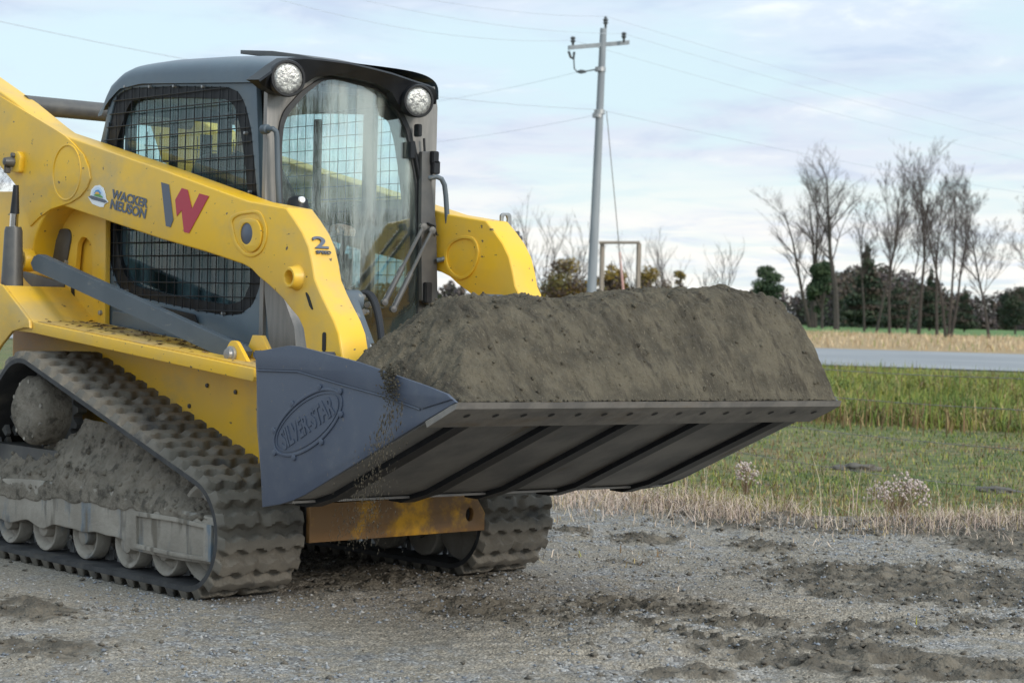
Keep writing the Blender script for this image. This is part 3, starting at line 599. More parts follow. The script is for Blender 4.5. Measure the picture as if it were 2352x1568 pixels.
LF = {'pine': [gm('pine_needles', (.035, .058, .032)), gm('pine_needles_light', (.055, .08, .04))], 'dark': [gm('conifer_dark', (.028, .042, .028)), gm('conifer_mid', (.045, .06, .035)), gm('conifer_brown', (.08, .062, .05))],
      'gold': [gm('yellowing_leaves', (.20, .14, .03)), gm('olive_leaves', (.10, .09, .03)), gm('brown_twig_mass', (.10, .075, .06))], 'brush': [gm('brush_grey', (.09, .076, .076)), gm('brush_brown', (.10, .074, .062)), gm('brush_olive', (.05, .055, .035)), gm('brush_plum', (.10, .08, .082))]}
def leafy(name, u, v, vtop, wpx, kind, label, seed, dist=None, shape='round', n=2600):
    rr = random.Random(seed)
    base = np.array(D(u, v, dist)); base[2] = -.1; H = (v-vtop)/FPX*dist+0; w = wpx/FPX*dist/2; top = np.array(D(u, vtop, dist)); H = top[2]+.1
    root = empty(name, tuple(base)); tag(root, label, 'tree'); tr = MB(); tr.tube([base, base+[0, 0, H*.5], base+[0, 0, H*.9]], [H*.022, H*.016, H*.005], 6)
    cl = []
    for k in range(20 if shape == 'round' else 12 if shape == 'tier' else 14):
        if shape == 'cone':
            t = .12+.86*k/13; R = w*(1-t)*1.05+.08*w; a = rr.uniform(0, 6.28); c = base+[math.cos(a)*R*.3, math.sin(a)*R*.3, H*t]; cl.append((c, np.array([R, R, H*.06])))
        elif shape == 'tier':
            t = .32+.64*k/11; R = w*rr.uniform(.35, .75)*(1.25-.6*t); a = rr.uniform(0, 6.28); c = base+[math.cos(a)*w*.6*(1.1-t*.6), math.sin(a)*w*.6*(1.1-t*.6), H*t*.97]; cl.append((c, np.array([R, R, H*.09])))
            tr.tube([base+[0, 0, H*(t-.05)], c], [H*.008, H*.003], 4, cap=False)
        else:
            t = rr.uniform(.25, .88); R = w*rr.uniform(.28, .5); a = rr.uniform(0, 6.28); q = rr.random()**.5*w*.75*math.sin(math.pi*min(1, t+.05))**.5; c = base+[math.cos(a)*q, math.sin(a)*q, H*t]; cl.append((c, np.array([R, R, R*.8])))
            tr.tube([base+[0, 0, H*.25], (base+c)/2+[0, 0, H*.12], c], [H*.012, H*.007, H*.003], 4, cap=False)
    tr.build('trunk', M_bark, root, fix=False); crown_mesh('crown', cl, n*3, H*.023, LF[kind], root)
leafy('pine_tree', 1758, 725, 612, 95, 'pine', 'dark green open pine with tiered crown, left of the tall bare row', 1, 240, 'tier', 2200)
leafy('pine_tree', 1888, 730, 590, 80, 'pine', 'rounded green pine behind the two leftmost tall bare trees', 2, 250, 'round', 3000)
leafy('conifer', 1988, 735, 560, 95, 'dark', 'tall dark conifer behind the slim twin stemmed bare tree', 3, 260, 'cone', 3800)
leafy('conifer', 2135, 738, 615, 60, 'dark', 'dark narrow conifer behind the tall straight bare tree', 4, 260, 'cone', 2200)
leafy('conifer', 2060, 738, 640, 80, 'dark', 'low dark conifer behind the middle of the bare row', 5, 270, 'cone', 2200)
leafy('conifer', 2332, 750, 655, 95, 'dark', 'broad dark evergreen at the right edge behind the last bare tree', 6, 230, 'round', 3000)
leafy('conifer', 2215, 745, 655, 60, 'dark', 'small dark evergreen right of the fan shaped bare tree', 7, 250, 'cone', 1800)
leafy('autumn_tree', 1280, 712, 585, 145, 'gold', 'yellowing bushy tree between the far lift arm and the utility pole', 8, 190, 'round', 2000)
leafy('autumn_tree', 1402, 712, 582, 87, 'gold', 'yellow leaved tree framed by the timber goalpost', 9, 190, 'round', 1300)
leafy('autumn_tree', 1492, 712, 612, 108, 'gold', 'low golden brown tree right of the timber goalpost', 10, 190, 'round', 1500)
leafy('autumn_tree', 1560, 716, 612, 46, 'gold', 'thin pale yellow tree alone above the soil heap', 11, 210, 'round', 380)
for i, (u, v, vt, st, lb) in enumerate(((1280, 712, 520, 3, 'bare thicket tree rising behind the yellowing bush by the far arm'), (1240, 712, 540, 2, 'bare tree close beside the far lift arm'), (1335, 712, 545, 2, 'bare tree right behind the utility pole'), (1500, 712, 560, 2, 'bare tree above the golden bush right of the goalpost'), (1560, 716, 575, 2, 'thin bare tree above the middle of the soil heap'), (1648, 718, 588, 3, 'wide bare bush tree above the right part of the soil heap'))):
    # ground points near the horizon lie too far out, so these stand at their own distance
    dist = 200; base = D(u, v, dist); base[2] = -.1; uu, vv_ = u, v
    rr_ = random.Random(40+i); H = D(u, vt, dist)[2]; root = empty('bare_bush_tree', tuple(base)); tag(root, lb, 'tree', 'bare trees behind the soil heap'); cr = MB(); tr = MB()
    def grow2(p, d, L, r, lvl):
        pts = [p]; rs = [r]; q = p.copy(); dd = d.copy()
        for k in range(3): dd = (dd+Vector((rr_.gauss(0, .12), rr_.gauss(0, .12), .04))).normalized(); q = q+dd*L/3; pts.append(q.copy()); rs.append(r*(1-.25*(k+1)))
        (tr if lvl == 0 else cr).tube(pts, rs, 3, cap=False)
        if lvl < 4:
            for k in range(7 if lvl == 0 else 3):
                t = rr_.uniform(.2, 1); i_ = min(int(t*3), 2); ax = Vector((rr_.gauss(0, 1), rr_.gauss(0, 1), 0)).normalized(); an = rr_.uniform(.3, .8)
                grow2(pts[i_].lerp(pts[i_+1], t*3-i_), (dd*math.cos(an)+ax*math.sin(an)+Vector((0, 0, .3))).normalized(), L*rr_.uniform(.35, .6), r*.5, lvl+1)
    for s in range(st): grow2(Vector(base)+Vector(CM[0])*((s-1)*.9), (Vector((0, 0, 1))+Vector(CM[0])*rr_.uniform(-.25, .25)).normalized(), H*.8, .09, 0)
    tr.build('trunk', M_bark, root, fix=False); cr.build('branches', M_twig, root, fix=False)
n = 60000; l = rng.uniform(-220, 220, n); q = rng.uniform(df+1, dc-1, n); px = CP[0]+rd[0]*l+rn[0]*q; py = CP[1]+rd[1]*l+rn[1]*q
blades('stubble', px, py, np.full(n, -.08), .18+.40*rng.random(n)**2, .010+.018*rng.random(n), rng.normal(0, .5, n), [gm('stubble_pale', (.60, .46, .30)), gm('stubble_tan', (.46, .33, .19)), gm('stubble_brown', (.30, .20, .11)), G[0]], [.4, .35, .2, .05], 'pale dry maize stubble along the far side of the road', 'stubble')
# far wood: reads as one mass behind the field
def wood(name, u0, u1, vt, dist, kind, n, s, label, hv=.35):
    cl = []
    k = int((u1-u0)/9)
    for i in range(k):
        u = u0+(u1-u0)*(i+rng.random())/k; d = dist*rng.uniform(.93, 1.12); b = D(u, 735, d); top = D(u, np.interp(u, [q[0] for q in vt], [q[1] for q in vt])+rng.uniform(-8, 22), d)[2]
        for z in (.12, .4, .7):
            R = top*rng.uniform(.14, .34); cl.append((np.array([b[0], b[1], top*z]), np.array([R*.8, R*.8, R])))
    o = crown_mesh(name, cl, n, s, LF[kind], None); tag(o, label, 'woodland', kind='stuff')
wood('far_wood', 1690, 2700, [(1690, 690), (1760, 676), (1840, 655), (1900, 625), (1960, 600), (2020, 610), (2100, 630), (2160, 650), (2220, 672), (2290, 665), (2400, 655), (2700, 665)], 330, 'brush', 70000, .33, 'distant mixed bare and evergreen wood behind the green field')
wood('far_evergreens', 1850, 2180, [(1850, 665), (1900, 640), (1980, 590), (2060, 650), (2180, 660)], 300, 'dark', 8000, .33, 'darker evergreen stretch of the distant wood behind the tall bare trees')
wood('far_hedge', -900, 1690, [(-900, 640), (300, 650), (1200, 655), (1320, 648), (1500, 655), (1690, 690)], 260, 'brush', 26000, .42, 'far brown hedge line behind the loader and the pole')
bare_tree(-45, 735, 395, 'bare tree at the left edge, seen past the heel of the lift arm', 31, .55, 2, .03, .25, 1.1, 4, group='bare trees at the left edge')
# trees that the windscreen mirrors, beyond the right edge of the picture
cl_ = []
for i in range(16):
    a = R_(62-5*i+random.uniform(-2, 2)); d = random.uniform(34, 46); H = random.uniform(5, 12); b = np.array([1+d*math.cos(a), 1+d*math.sin(a), -.1])
    for k in range(8): cl_.append((b+[0, 0, H*(.1+.85*k/8)], np.array([2.2*(1-k/9)+.3, 2.2*(1-k/9)+.3, H*.09])))
o = crown_mesh('side_wood', cl_, 12000, .3, LF['dark'], None); tag(o, 'dark evergreen wood beyond the right edge of the picture, mirrored in the windscreen', 'woodland', kind='stuff')

# ================================================================ TRACK LOADER
YC = .975                                   # middle of the machine; the track nearest the camera spans y 0 to 0.45
ld = empty('track_loader', (-1.5, YC, 0))
tag(ld, 'yellow compact track loader with grey cab, muddy tracks and raised blue grey bucket', 'track loader')

# ---- tracks
def loop_path():
    C = [(-.575, .285, .285), (-2.80, .235, .235), (-2.10, .745, .29)]     # front idler, rear idler, sprocket (x, z, r)
    pts = []
    def tang(a, b):                                                        # left-hand outer tangent going a -> b on a clockwise hull
        (x0, z0, r0), (x1, z1, r1) = a, b; d = math.hypot(x1-x0, z1-z0); al = math.atan2(z1-z0, x1-x0); be = math.acos((r0-r1)/d)
        return al-be, al-be
    order = [0, 1, 2]; ang = []
    for k in range(3):
        a, b = C[order[k]], C[order[(k+1) % 3]]
        (x0, z0, r0), (x1, z1, r1) = a, b; d = math.hypot(x1-x0, z1-z0); al = math.atan2(z1-z0, x1-x0); be = math.acos((r0-r1)/d)
        ang.append(al+be)
    for k in range(3):
        c = C[order[k]]; a_in = ang[(k-1) % 3]; a_out = ang[k]
        while a_out > a_in: a_out -= 2*math.pi
        while a_out < a_in-2*math.pi: a_out += 2*math.pi
        nseg = max(8, int(abs(a_in-a_out)*c[2]/.01))
        for i in range(nseg+1):
            q = a_in+(a_out-a_in)*i/nseg; pts.append((c[0]+c[2]*math.cos(q), c[1]+c[2]*math.sin(q)))
    return pts, C
LP, LC = loop_path()
def resample(pts, step):
    p = np.array(pts+[pts[0]]); d = np.r_[0, np.cumsum(np.hypot(*np.diff(p, axis=0).T))]
    n = int(round(d[-1]/step)); s = np.linspace(0, d[-1], n, endpoint=False)
    q = np.stack([np.interp(s, d, p[:, 0]), np.interp(s, d, p[:, 1])], 1)
    t = np.roll(q, -1, 0)-np.roll(q, 1, 0); t /= np.linalg.norm(t, axis=1)[:, None]
    nrm = np.stack([-t[:, 1], t[:, 0]], 1)
    if ((q-q.mean(0))*nrm).sum() < 0: nrm = -nrm
    return q, nrm, s, d[-1]
def build_track(name, y0, y1, label):
    q, nrm, s, Ltot = resample(LP, .0085); ns = len(q); rows = round(Ltot/.112); pitch = Ltot/rows
    ny = 56; w = y1-y0; ys = np.linspace(0, 1, ny)
    Sg, Yg = np.meshgrid(s, ys, indexing='ij')
    f = Yg*4.5; tri = np.abs((f % 1)-.5)*2
    tri = tri*tri*(3-2*tri)*.9
    ph = ((Sg+.022*(tri-.5))/pitch) % 1.0
    h = np.clip((.5-np.abs(ph-.5)-.17)/.09, 0, 1); h = h*h*(3-2*h)
    edge = np.clip(np.minimum(Yg, 1-Yg)*w/.012, 0, 1)
    # every second row carries the sprocket window at the middle
    rowi = np.floor((Sg+.022*(tri-.5))/pitch)
    win = np.exp(-((Yg-.5)*w/.022)**2)*((rowi % 2) < 1)
    H = -.033 + .036*h*edge - .022*win*h + .003*(fbm(Sg*40, Yg*w*40, 3, 5)-.5)
    H = H*edge + (-.033)*(1-edge)
    vo = np.stack([q[:, 0][:, None]+nrm[:, 0][:, None]*H, y0+Yg*w, q[:, 1][:, None]+nrm[:, 1][:, None]*H], -1).reshape(-1, 3)
    inn = []; yin = [1, 1, .62, .58, .42, .38, 0, 0]; hin = [-.034, -.052, -.052, -.052, -.052, -.052, -.052, -.034]
    hin = [-.036, -.056, -.056, -.056, -.056, -.056, -.056, -.036]
    vi = np.stack([np.stack([q[:, 0]+nrm[:, 0]*hh, np.full(ns, y0+yy*w), q[:, 1]+nrm[:, 1]*hh], -1) for yy, hh in zip(yin, hin)], 1)
    V = np.concatenate([vo.reshape(ns, ny, 3), vi], 1); m = ny+8
    i = np.arange(ns); F = []
    for j in range(m):
        a = i*m+j; b = i*m+(j+1) % m; c = ((i+1) % ns)*m+(j+1) % m; d = ((i+1) % ns)*m+j
        F.append(np.stack([a, b, c, d], 1))
    F = np.concatenate(F)
    me_o = npmesh(name, V.reshape(-1, 3), F, [M_track, M_rubber], ld, smooth=180)
    mi = np.zeros(len(F), np.int32); mi[(ny-1)*ns:] = 1
    me_o.data.polygons.foreach_set('material_index', mi)
    bm = bmesh.new(); bm.from_mesh(me_o.data); bmesh.ops.recalc_face_normals(bm, faces=bm.faces[:]); bm.to_mesh(me_o.data); bm.free()
    me_o.data.set_sharp_from_angle(angle=R_(50))
    if label: me_o['label'] = label
    lug = MB(); k = int(rows)
    for r in range(k):
        idx = int(r/k*ns); c = q[idx]; n_ = nrm[idx]; t_ = np.array([n_[1], -n_[0]])
        for yy in (.44, .56):
            vs = []
            for (a, b) in ((.022, -.054), (-.022, -.054), (-.012, -.105), (.012, -.105)):
                p = c+t_*a+n_*b
                vs += [(p[0], y0+yy*w-.012, p[1]), (p[0], y0+yy*w+.012, p[1])]
            lug.add(vs, [(0, 2, 3, 1), (2, 4, 5, 3), (4, 6, 7, 5), (6, 0, 1, 7), (0, 6, 4, 2), (1, 3, 5, 7)])
    lo = lug.build('lugs', M_steel, None); bm = bmesh.new(); bm.from_mesh(me_o.data); nf = len(bm.faces); off = me_o.location
    vm = [bm.verts.new(v.co) for v in lo.data.vertices]
    for p in lo.data.polygons: f = bm.faces.new([vm[i] for i in p.vertices]); f.material_index = 2
    bm.to_mesh(me_o.data); bm.free(); me_o.data.materials.append(M_steel); dl = lo.data; bpy.data.objects.remove(lo); bpy.data.meshes.remove(dl)
    return me_o
trk_n = build_track('track', 0.0, .45, 'rubber track on the side nearest the camera, caked in dry grey mud')
trk_f = build_track('track', 1.50, 1.95, None)

def undercarriage(y0, sgn, near):
    """y0 outer track face, sgn +1 when the machine lies towards +y"""
    Y = lambda d: y0+sgn*d
    yy = sorted
    # frame rail: scalloped lower edge, box end towards the front
    q = lambda pts: XZ(pts, .05)
    outer = q([(-60, 1070), (0, 1098), (60, 1100), (130, 1108), (200, 1118), (270, 1130), (300, 1150), (400, 1168), (497, 1190), (500, 1215), (497, 1297), (400, 1285), (300, 1262),
               (292, 1256), (280, 1238), (262, 1232), (245, 1230), (215, 1220), (195, 1224), (170, 1215), (150, 1211), (120, 1203), (98, 1216), (80, 1206), (62, 1192), (40, 1196), (20, 1202), (0, 1190), (-60, 1180)])
    a, b = yy((Y(.05), Y(.13)))
    fr = plate('track_frame', rnd(outer, .05, 4), a, b, M_mudframe, ld, bev=.006)
    back = MB(); a, b = yy((Y(.13), Y(.45)))
    back.box((-2.85, a, .20), (-.72, b, .42)).box((-2.6, a, .42), (-1.0, b, .55))
    back.build('frame_core', M_dgrey, fr)
    bx = MB(); a, b = yy((Y(.035), Y(.05)))
    o2 = q([(308, 1172), (400, 1186), (492, 1206), (490, 1290), (400, 1276), (308, 1256)]); i2 = q([(318, 1184), (400, 1196), (474, 1212), (472, 1278), (400, 1266), (318, 1248)])
    plate('x', o2, a, b, None, holes=[i2[::-1]], bev=.002, mb=bx); bx.build('guard_plate', M_mudframe, fr)
    # rollers
    for x in (-2.33, -1.97, -1.58, -1.19, -.87):
        rl = MB()
        for (c0, c1) in ((.085, .165), (.285, .365)):
            ax = [(c0+.012, .012), (c0+.016, .040), (c0+.036, .048), (c0+.040, .080), (c0+.006, .098), (c0, .106), (c0, .114), (c0+.006, .118), (c1-.008, .118), (c1, .11), (c1, .03)]
            rl.lathe((x, y0, .176), (0, sgn, 0), ax, 28)
        rl.lathe((x, y0, .176), (0, sgn, 0), [(.070, .0), (.070, .03), (.076, .045), (.098, .05), (.36, .05)], 16)
        rl.build('roller', [M_mudframe], ld)
    for (x, z, r) in (LC[0], LC[1]):
        idl = MB(); R0 = r-.058
        for (c0, c1) in ((.11, .18), (.27, .34)):
            idl.lathe((x, y0, z), (0, sgn, 0), [(c0+.03, .06), (c0+.03, R0-.05), (c0, R0-.022), (c0, R0-.004), (c0+.006, R0), (c1-.006, R0), (c1, R0-.02), (c1, .05)], 40)
        idl.lathe((x, y0, z), (0, sgn, 0), [(.09, .0), (.09, .05), (.36, .06)], 20)
        idl.build('idler', M_mudframe, ld)
    # drive sprocket with mud-caked motor housing
    x, z, r = LC[2]; sp = MB()
    n = 17; R1 = r-.062; R2 = r-.105; tp = []
    for i in range(n*4):
        a_ = 2*math.pi*i/(n*4); rr_ = R1 if i % 4 in (0, 1) else R2; tp.append((x+rr_*math.cos(a_), z+rr_*math.sin(a_)))
    a, b = yy((Y(.20), Y(.25))); plate('x', tp, a, b, None, mb=sp)
    spk = sp.build('sprocket', M_dgrey, ld)
    hub = MB(); hub.lathe((x, y0, z), (0, sgn, 0), [(.035, .0), (.035, .06), (.03, .10), (.045, .15), (.06, .158), (.075, .17), (.10, .172), (.21, .17)], 40)
    for v_i in range(len(hub.v)):
        p = Vector(hub.v[v_i]); d = noise.noise(p*14)*.012; c_ = Vector((x, p.y, z)); o_ = (p-c_); 
        if o_.length > .01: p = p+o_.normalized()*d
        p.y -= sgn*noise.noise(p*11+Vector((5, 0, 0)))*.014; hub.v[v_i] = tuple(p)
    hb = hub.build('hub', M_mud, spk, smooth=180)
    bo = MB()
    for i in range(10):
        a_ = 2*math.pi*i/10+.2; bo.lathe((x+.142*math.cos(a_), y0, z+.142*math.sin(a_)), (0, sgn, 0), [(.040, .0), (.040, .010), (.07, .010)], 6)
    build_each(bo, 'hub_bolt', M_mudframe, hb)
    # mud packed between rail and track
    nx, nv = 260, 40
    top = np.array(XZ([(-60, 1030), (0, 1034), (40, 1030), (70, 1028), (100, 1015), (130, 1005), (150, 985), (172, 962), (200, 968), (250, 985), (300, 1010), (350, 1045), (400, 1090), (440, 1130), (470, 1150), (490, 1180), (498, 1196)], .1))
    bot = np.array(XZ([(-60, 1110), (0, 1135), (60, 1150), (130, 1148), (200, 1160), (270, 1165), (320, 1180), (400, 1188), (470, 1200), (498, 1208)], .05))
    xs = np.linspace(top[0, 0], min(top[-1, 0], bot[-1, 0]), nx)
    zt = np.interp(xs, top[:, 0], top[:, 1])+.0; zb = np.interp(xs, bot[:, 0], bot[:, 1])
    t = np.linspace(0, 1, nv); X, T = np.meshgrid(xs, t, indexing='ij')
    Z = zb[:, None]+(zt-zb)[:, None]*T
    Yd = .046+.17*np.clip(T-.22, 0, 1)**1.3
    nzv = fbm(X*14, Z*14, 5, 3)-.5; n2v = fbm(X*34+9, Z*34, 3, 8)-.5
    Yd = Yd-(.060*nzv+.022*n2v*(.4+T))*np.clip((T-.06)*2.6, .04, 1); Yd = np.maximum(Yd, .012); Yd[:, 0] = .060; Yd[:, 1] = np.minimum(Yd[:, 1], .047); Z = Z+.02*n2v*T+.05*(fbm(X*9, X*0, 3, 6)-.5)*(1-T)
    Vm = np.stack([X, y0+sgn*Yd, Z], -1).reshape(-1, 3)
    npmesh('packed_mud', Vm, grid_faces(nx, nv), M_mud, fr)
    m2 = MB(); rr2 = random.Random(4)
    for i in range(90):
        j = rr2.randrange(nx); k = int(nv*(.25+.7*rr2.random())) % nv
        c = Vm.reshape(nx, nv, 3)[j, k]; rad = rr2.uniform(.005, .018)
        bm = bmesh.new(); bmesh.ops.create_icosphere(bm, subdivisions=1, radius=rad)
        for v in bm.verts: v.co = v.co*(1+.5*noise.noise(v.co*60+Vector(c)*9)) + Vector(c)
        m2.bm(bm)
    m2.build('mud_clods', M_mud, fr, smooth=180)['kind'] = 'stuff'
undercarriage(0.0, 1, True)
undercarriage(1.95, -1, False)

# ---- chassis
ch = MB()
plate('x', [(-3.05, .33), (-.95, .33), (-.62, .45), (-.30, .62), (-.28, .98), (-.34, 1.03), (-2.2, 1.15), (-3.05, 1.2)], .46, 1.49, None, bev=.01, mb=ch)
chassis = ch.build('chassis', M_yel, ld)
# cross plate between the tracks
cpq = [(.47, .245), (1.50, .245), (1.50, .33), (1.44, .415), (.47, .415)]
plate('cross_plate', cpq, -.33, -.30, M_yel_worn, ld, axis='x', holes=[circ(1.405, .325, .024, 16, .034)], bev=.003)
cg = MB(); cg.box((-.75, .50, .25), (-.335, .53, .60)).box((-.75, 1.42, .25), (-.335, 1.45, .60)).box((-2.6, .6, .25), (-.36, 1.35, .32)); build_each(cg, 'belly_frame', M_dgrey, chassis)
ct = MB(); ct.add([P(1085, 1142, x=-.30), P(1110, 1172, x=-.30), P(1110, 1178, x=-.30), P(1080, 1146, x=-.30), P(1085, 1142, x=-.34), P(1110, 1172, x=-.34), P(1110, 1178, x=-.34), P(1080, 1146, x=-.34)],
                      [(0, 1, 2, 3), (4, 5, 6, 7), (0, 1, 5, 4), (1, 2, 6, 5), (2, 3, 7, 6), (3, 0, 4, 7)])
# fender ledge over the tracks
def fender(mir):
    f = (lambda y: 2*YC-y) if mir else (lambda y: y)
    def pl(nm, o, a, b, m, par, **k): a, b = sorted((f(a), f(b))); return plate(nm, o, a, b, m, par, **k)
    fd = pl('fender', [(-3.2, 1.16), (-2.16, 1.125), (-.235, .965), (-.225, .985), (-.225, 1.022), (-2.16, 1.182), (-2.45, 1.36), (-3.2, 1.36)], .10, .46, M_yel, ld, bev=.006)
    pl('fender_top', [(-2.14, 1.181), (-.235, 1.0235), (-.235, 1.0275), (-2.14, 1.185)], .118, .455, M_yel_dusty, fd)
    # rear quarter skirt with its wheel arch
    pl('fender_skirt', [(-3.3, .70), (-2.75, .74), (-2.55, .98), (-2.45, 1.06), (-2.34, 1.13), (-2.22, 1.15), (-2.16, 1.15), (-2.17, 1.19), (-2.45, 1.36), (-3.3, 1.5)], .082, .10, M_yel, fd, bev=.004)
    pl('side_panel', [(-2.95, .45), (-1.2, .45), (-.35, .5), (-.24, .8), (-.24, .975), (-2.2, 1.135), (-2.95, 1.16)], .415, .458, M_yel, fd, bev=.006)
    b = MB()
    for (u, v) in ((434, 932), (352, 896), (540, 900), (475, 885), (505, 1000)):
        x, _, z = P(u, v, y=.41); b.lathe((x, f(.415), z), (0, -1 if not mir else 1, 0), [(0, .011), (.008, .010), (.010, .0)], 10)
    build_each(b, 'bolt', M_dgrey, fd)
    return fd
fd_n = fender(False); fender(True)
# leaf and chaff litter on the near fender top
lit = MB(); lr = random.Random(11)
for i in range(260):
    x = lr.uniform(-2.15, -.3); y = lr.betavariate(2.2, 1.1)*.33+.12; z = 1.181+(x+2.14)*(1.0235-1.181)/1.905+.006
    a = lr.uniform(0, 6.28); l = lr.uniform(.006, .03); w_ = l*lr.uniform(.15, .5); dx, dy = math.cos(a), math.sin(a); t_ = lr.uniform(0, .008)
    lit.add([(x-dx*l, y-dy*l, z), (x+dy*w_, y-dx*w_, z+t_), (x+dx*l, y+dy*l, z+t_*.5), (x-dy*w_, y+dx*w_, z)], [(0, 1, 2, 3)])
M_litter = mat('dry_leaf_litter', (.16, .09, .045), (.08, .055, .035), 12, .9, lo=.4, hi=.6)
tag(lit.build('leaf_litter', M_litter, None, fix=False), 'dry leaves and chaff lying on the yellow fender over the near track', 'leaf litter', kind='stuff')

# ---- rear tower plate beside the cab with vents
def tower(mir):
    f = (lambda y: 2*YC-y) if mir else (lambda y: y)
    a, b = sorted((f(.455), f(.485)))
    o = XZ([(150, 440), (243, 470), (240, 752), (150, 715), (50, 690), (-60, 690), (-60, 440)], .455)
    slot = rnd(XZ([(186, 545), (196, 545), (210, 560), (211, 640), (205, 655), (178, 640), (172, 620), (178, 560)], .455), .02)
    slot2 = rnd(XZ([(166, 662), (182, 668), (180, 672), (168, 668)], .455), .004)
    tw = plate('tower_plate', o, a, b, M_yel, ld, holes=[slot], bev=.004)
    v = MB(); a, b = sorted((f(.445), f(.455)))
    for pts in ([(130, 530), (150, 524), (161, 528), (164, 545), (153, 605), (114, 590)], [(47, 620), (150, 650), (142, 685), (129, 705), (88, 672), (56, 640)]):
        plate('x', rnd(XZ(pts, .45), .03), a, b, None, bev=.002, mb=v)
    build_each(v, 'vent_grille', M_dgrey, tw)
    bo = MB()
    for (u, v_) in ((148, 602), (88, 664), (103, 692), (160, 692), (226, 718)):
        x, _, z = P(u, v_, y=.44); bo.lathe((x, f(.455), z), (0, -1 if not mir else 1, 0), [(0, .014), (.012, .012), (.014, 0)], 10)
    build_each(bo, 'bolt', M_steel, tw)
    sl = XZ([(163, 660), (170, 660), (171, 690), (164, 690)], .452); a, b = sorted((f(.451), f(.455))); plate('slot', sl, a, b, M_black, tw)
tower(False); tower(True)
eb = MB(); eb.box((-3.3, .5, 1.1), (-2.15, 1.45, 1.72), bev=.05); eb.build('engine_cover', M_yel, ld)

# ---- lift arms
ARM_O = .32; ARM_W = .15; FARD = 1.161
def arm_outline():
    top = XZ([(-50, 146), (0, 175), (90, 238), (158, 293), (176, 306), (233, 325), (430, 392), (632, 465)], .47)
    fr = XZ([(656, 477), (675, 503), (694, 533), (708, 566), (716, 602), (722, 640), (735, 672), (750, 703), (766, 735), (777, 765), (781, 790)], .32)
    fr += [(.10, 1.10), (.14, .95), (.14, .70), (.02, .66), (-.08, .80)]
    low = XZ([(702, 801), (695, 755), (684, 730), (667, 710), (650, 688), (636, 674), (616, 655), (593, 636), (576, 618), (557, 607), (470, 578), (372, 550), (223, 500), (141, 472), (128, 474), (117, 481), (104, 494), (94, 512), (86, 530), (79, 550), (74, 580), (68, 612), (50, 622), (36, 610), (34, 588), (41, 572), (41, 429), (0, 378), (-50, 338)], .32)
    return top+fr+low
AO = arm_outline()
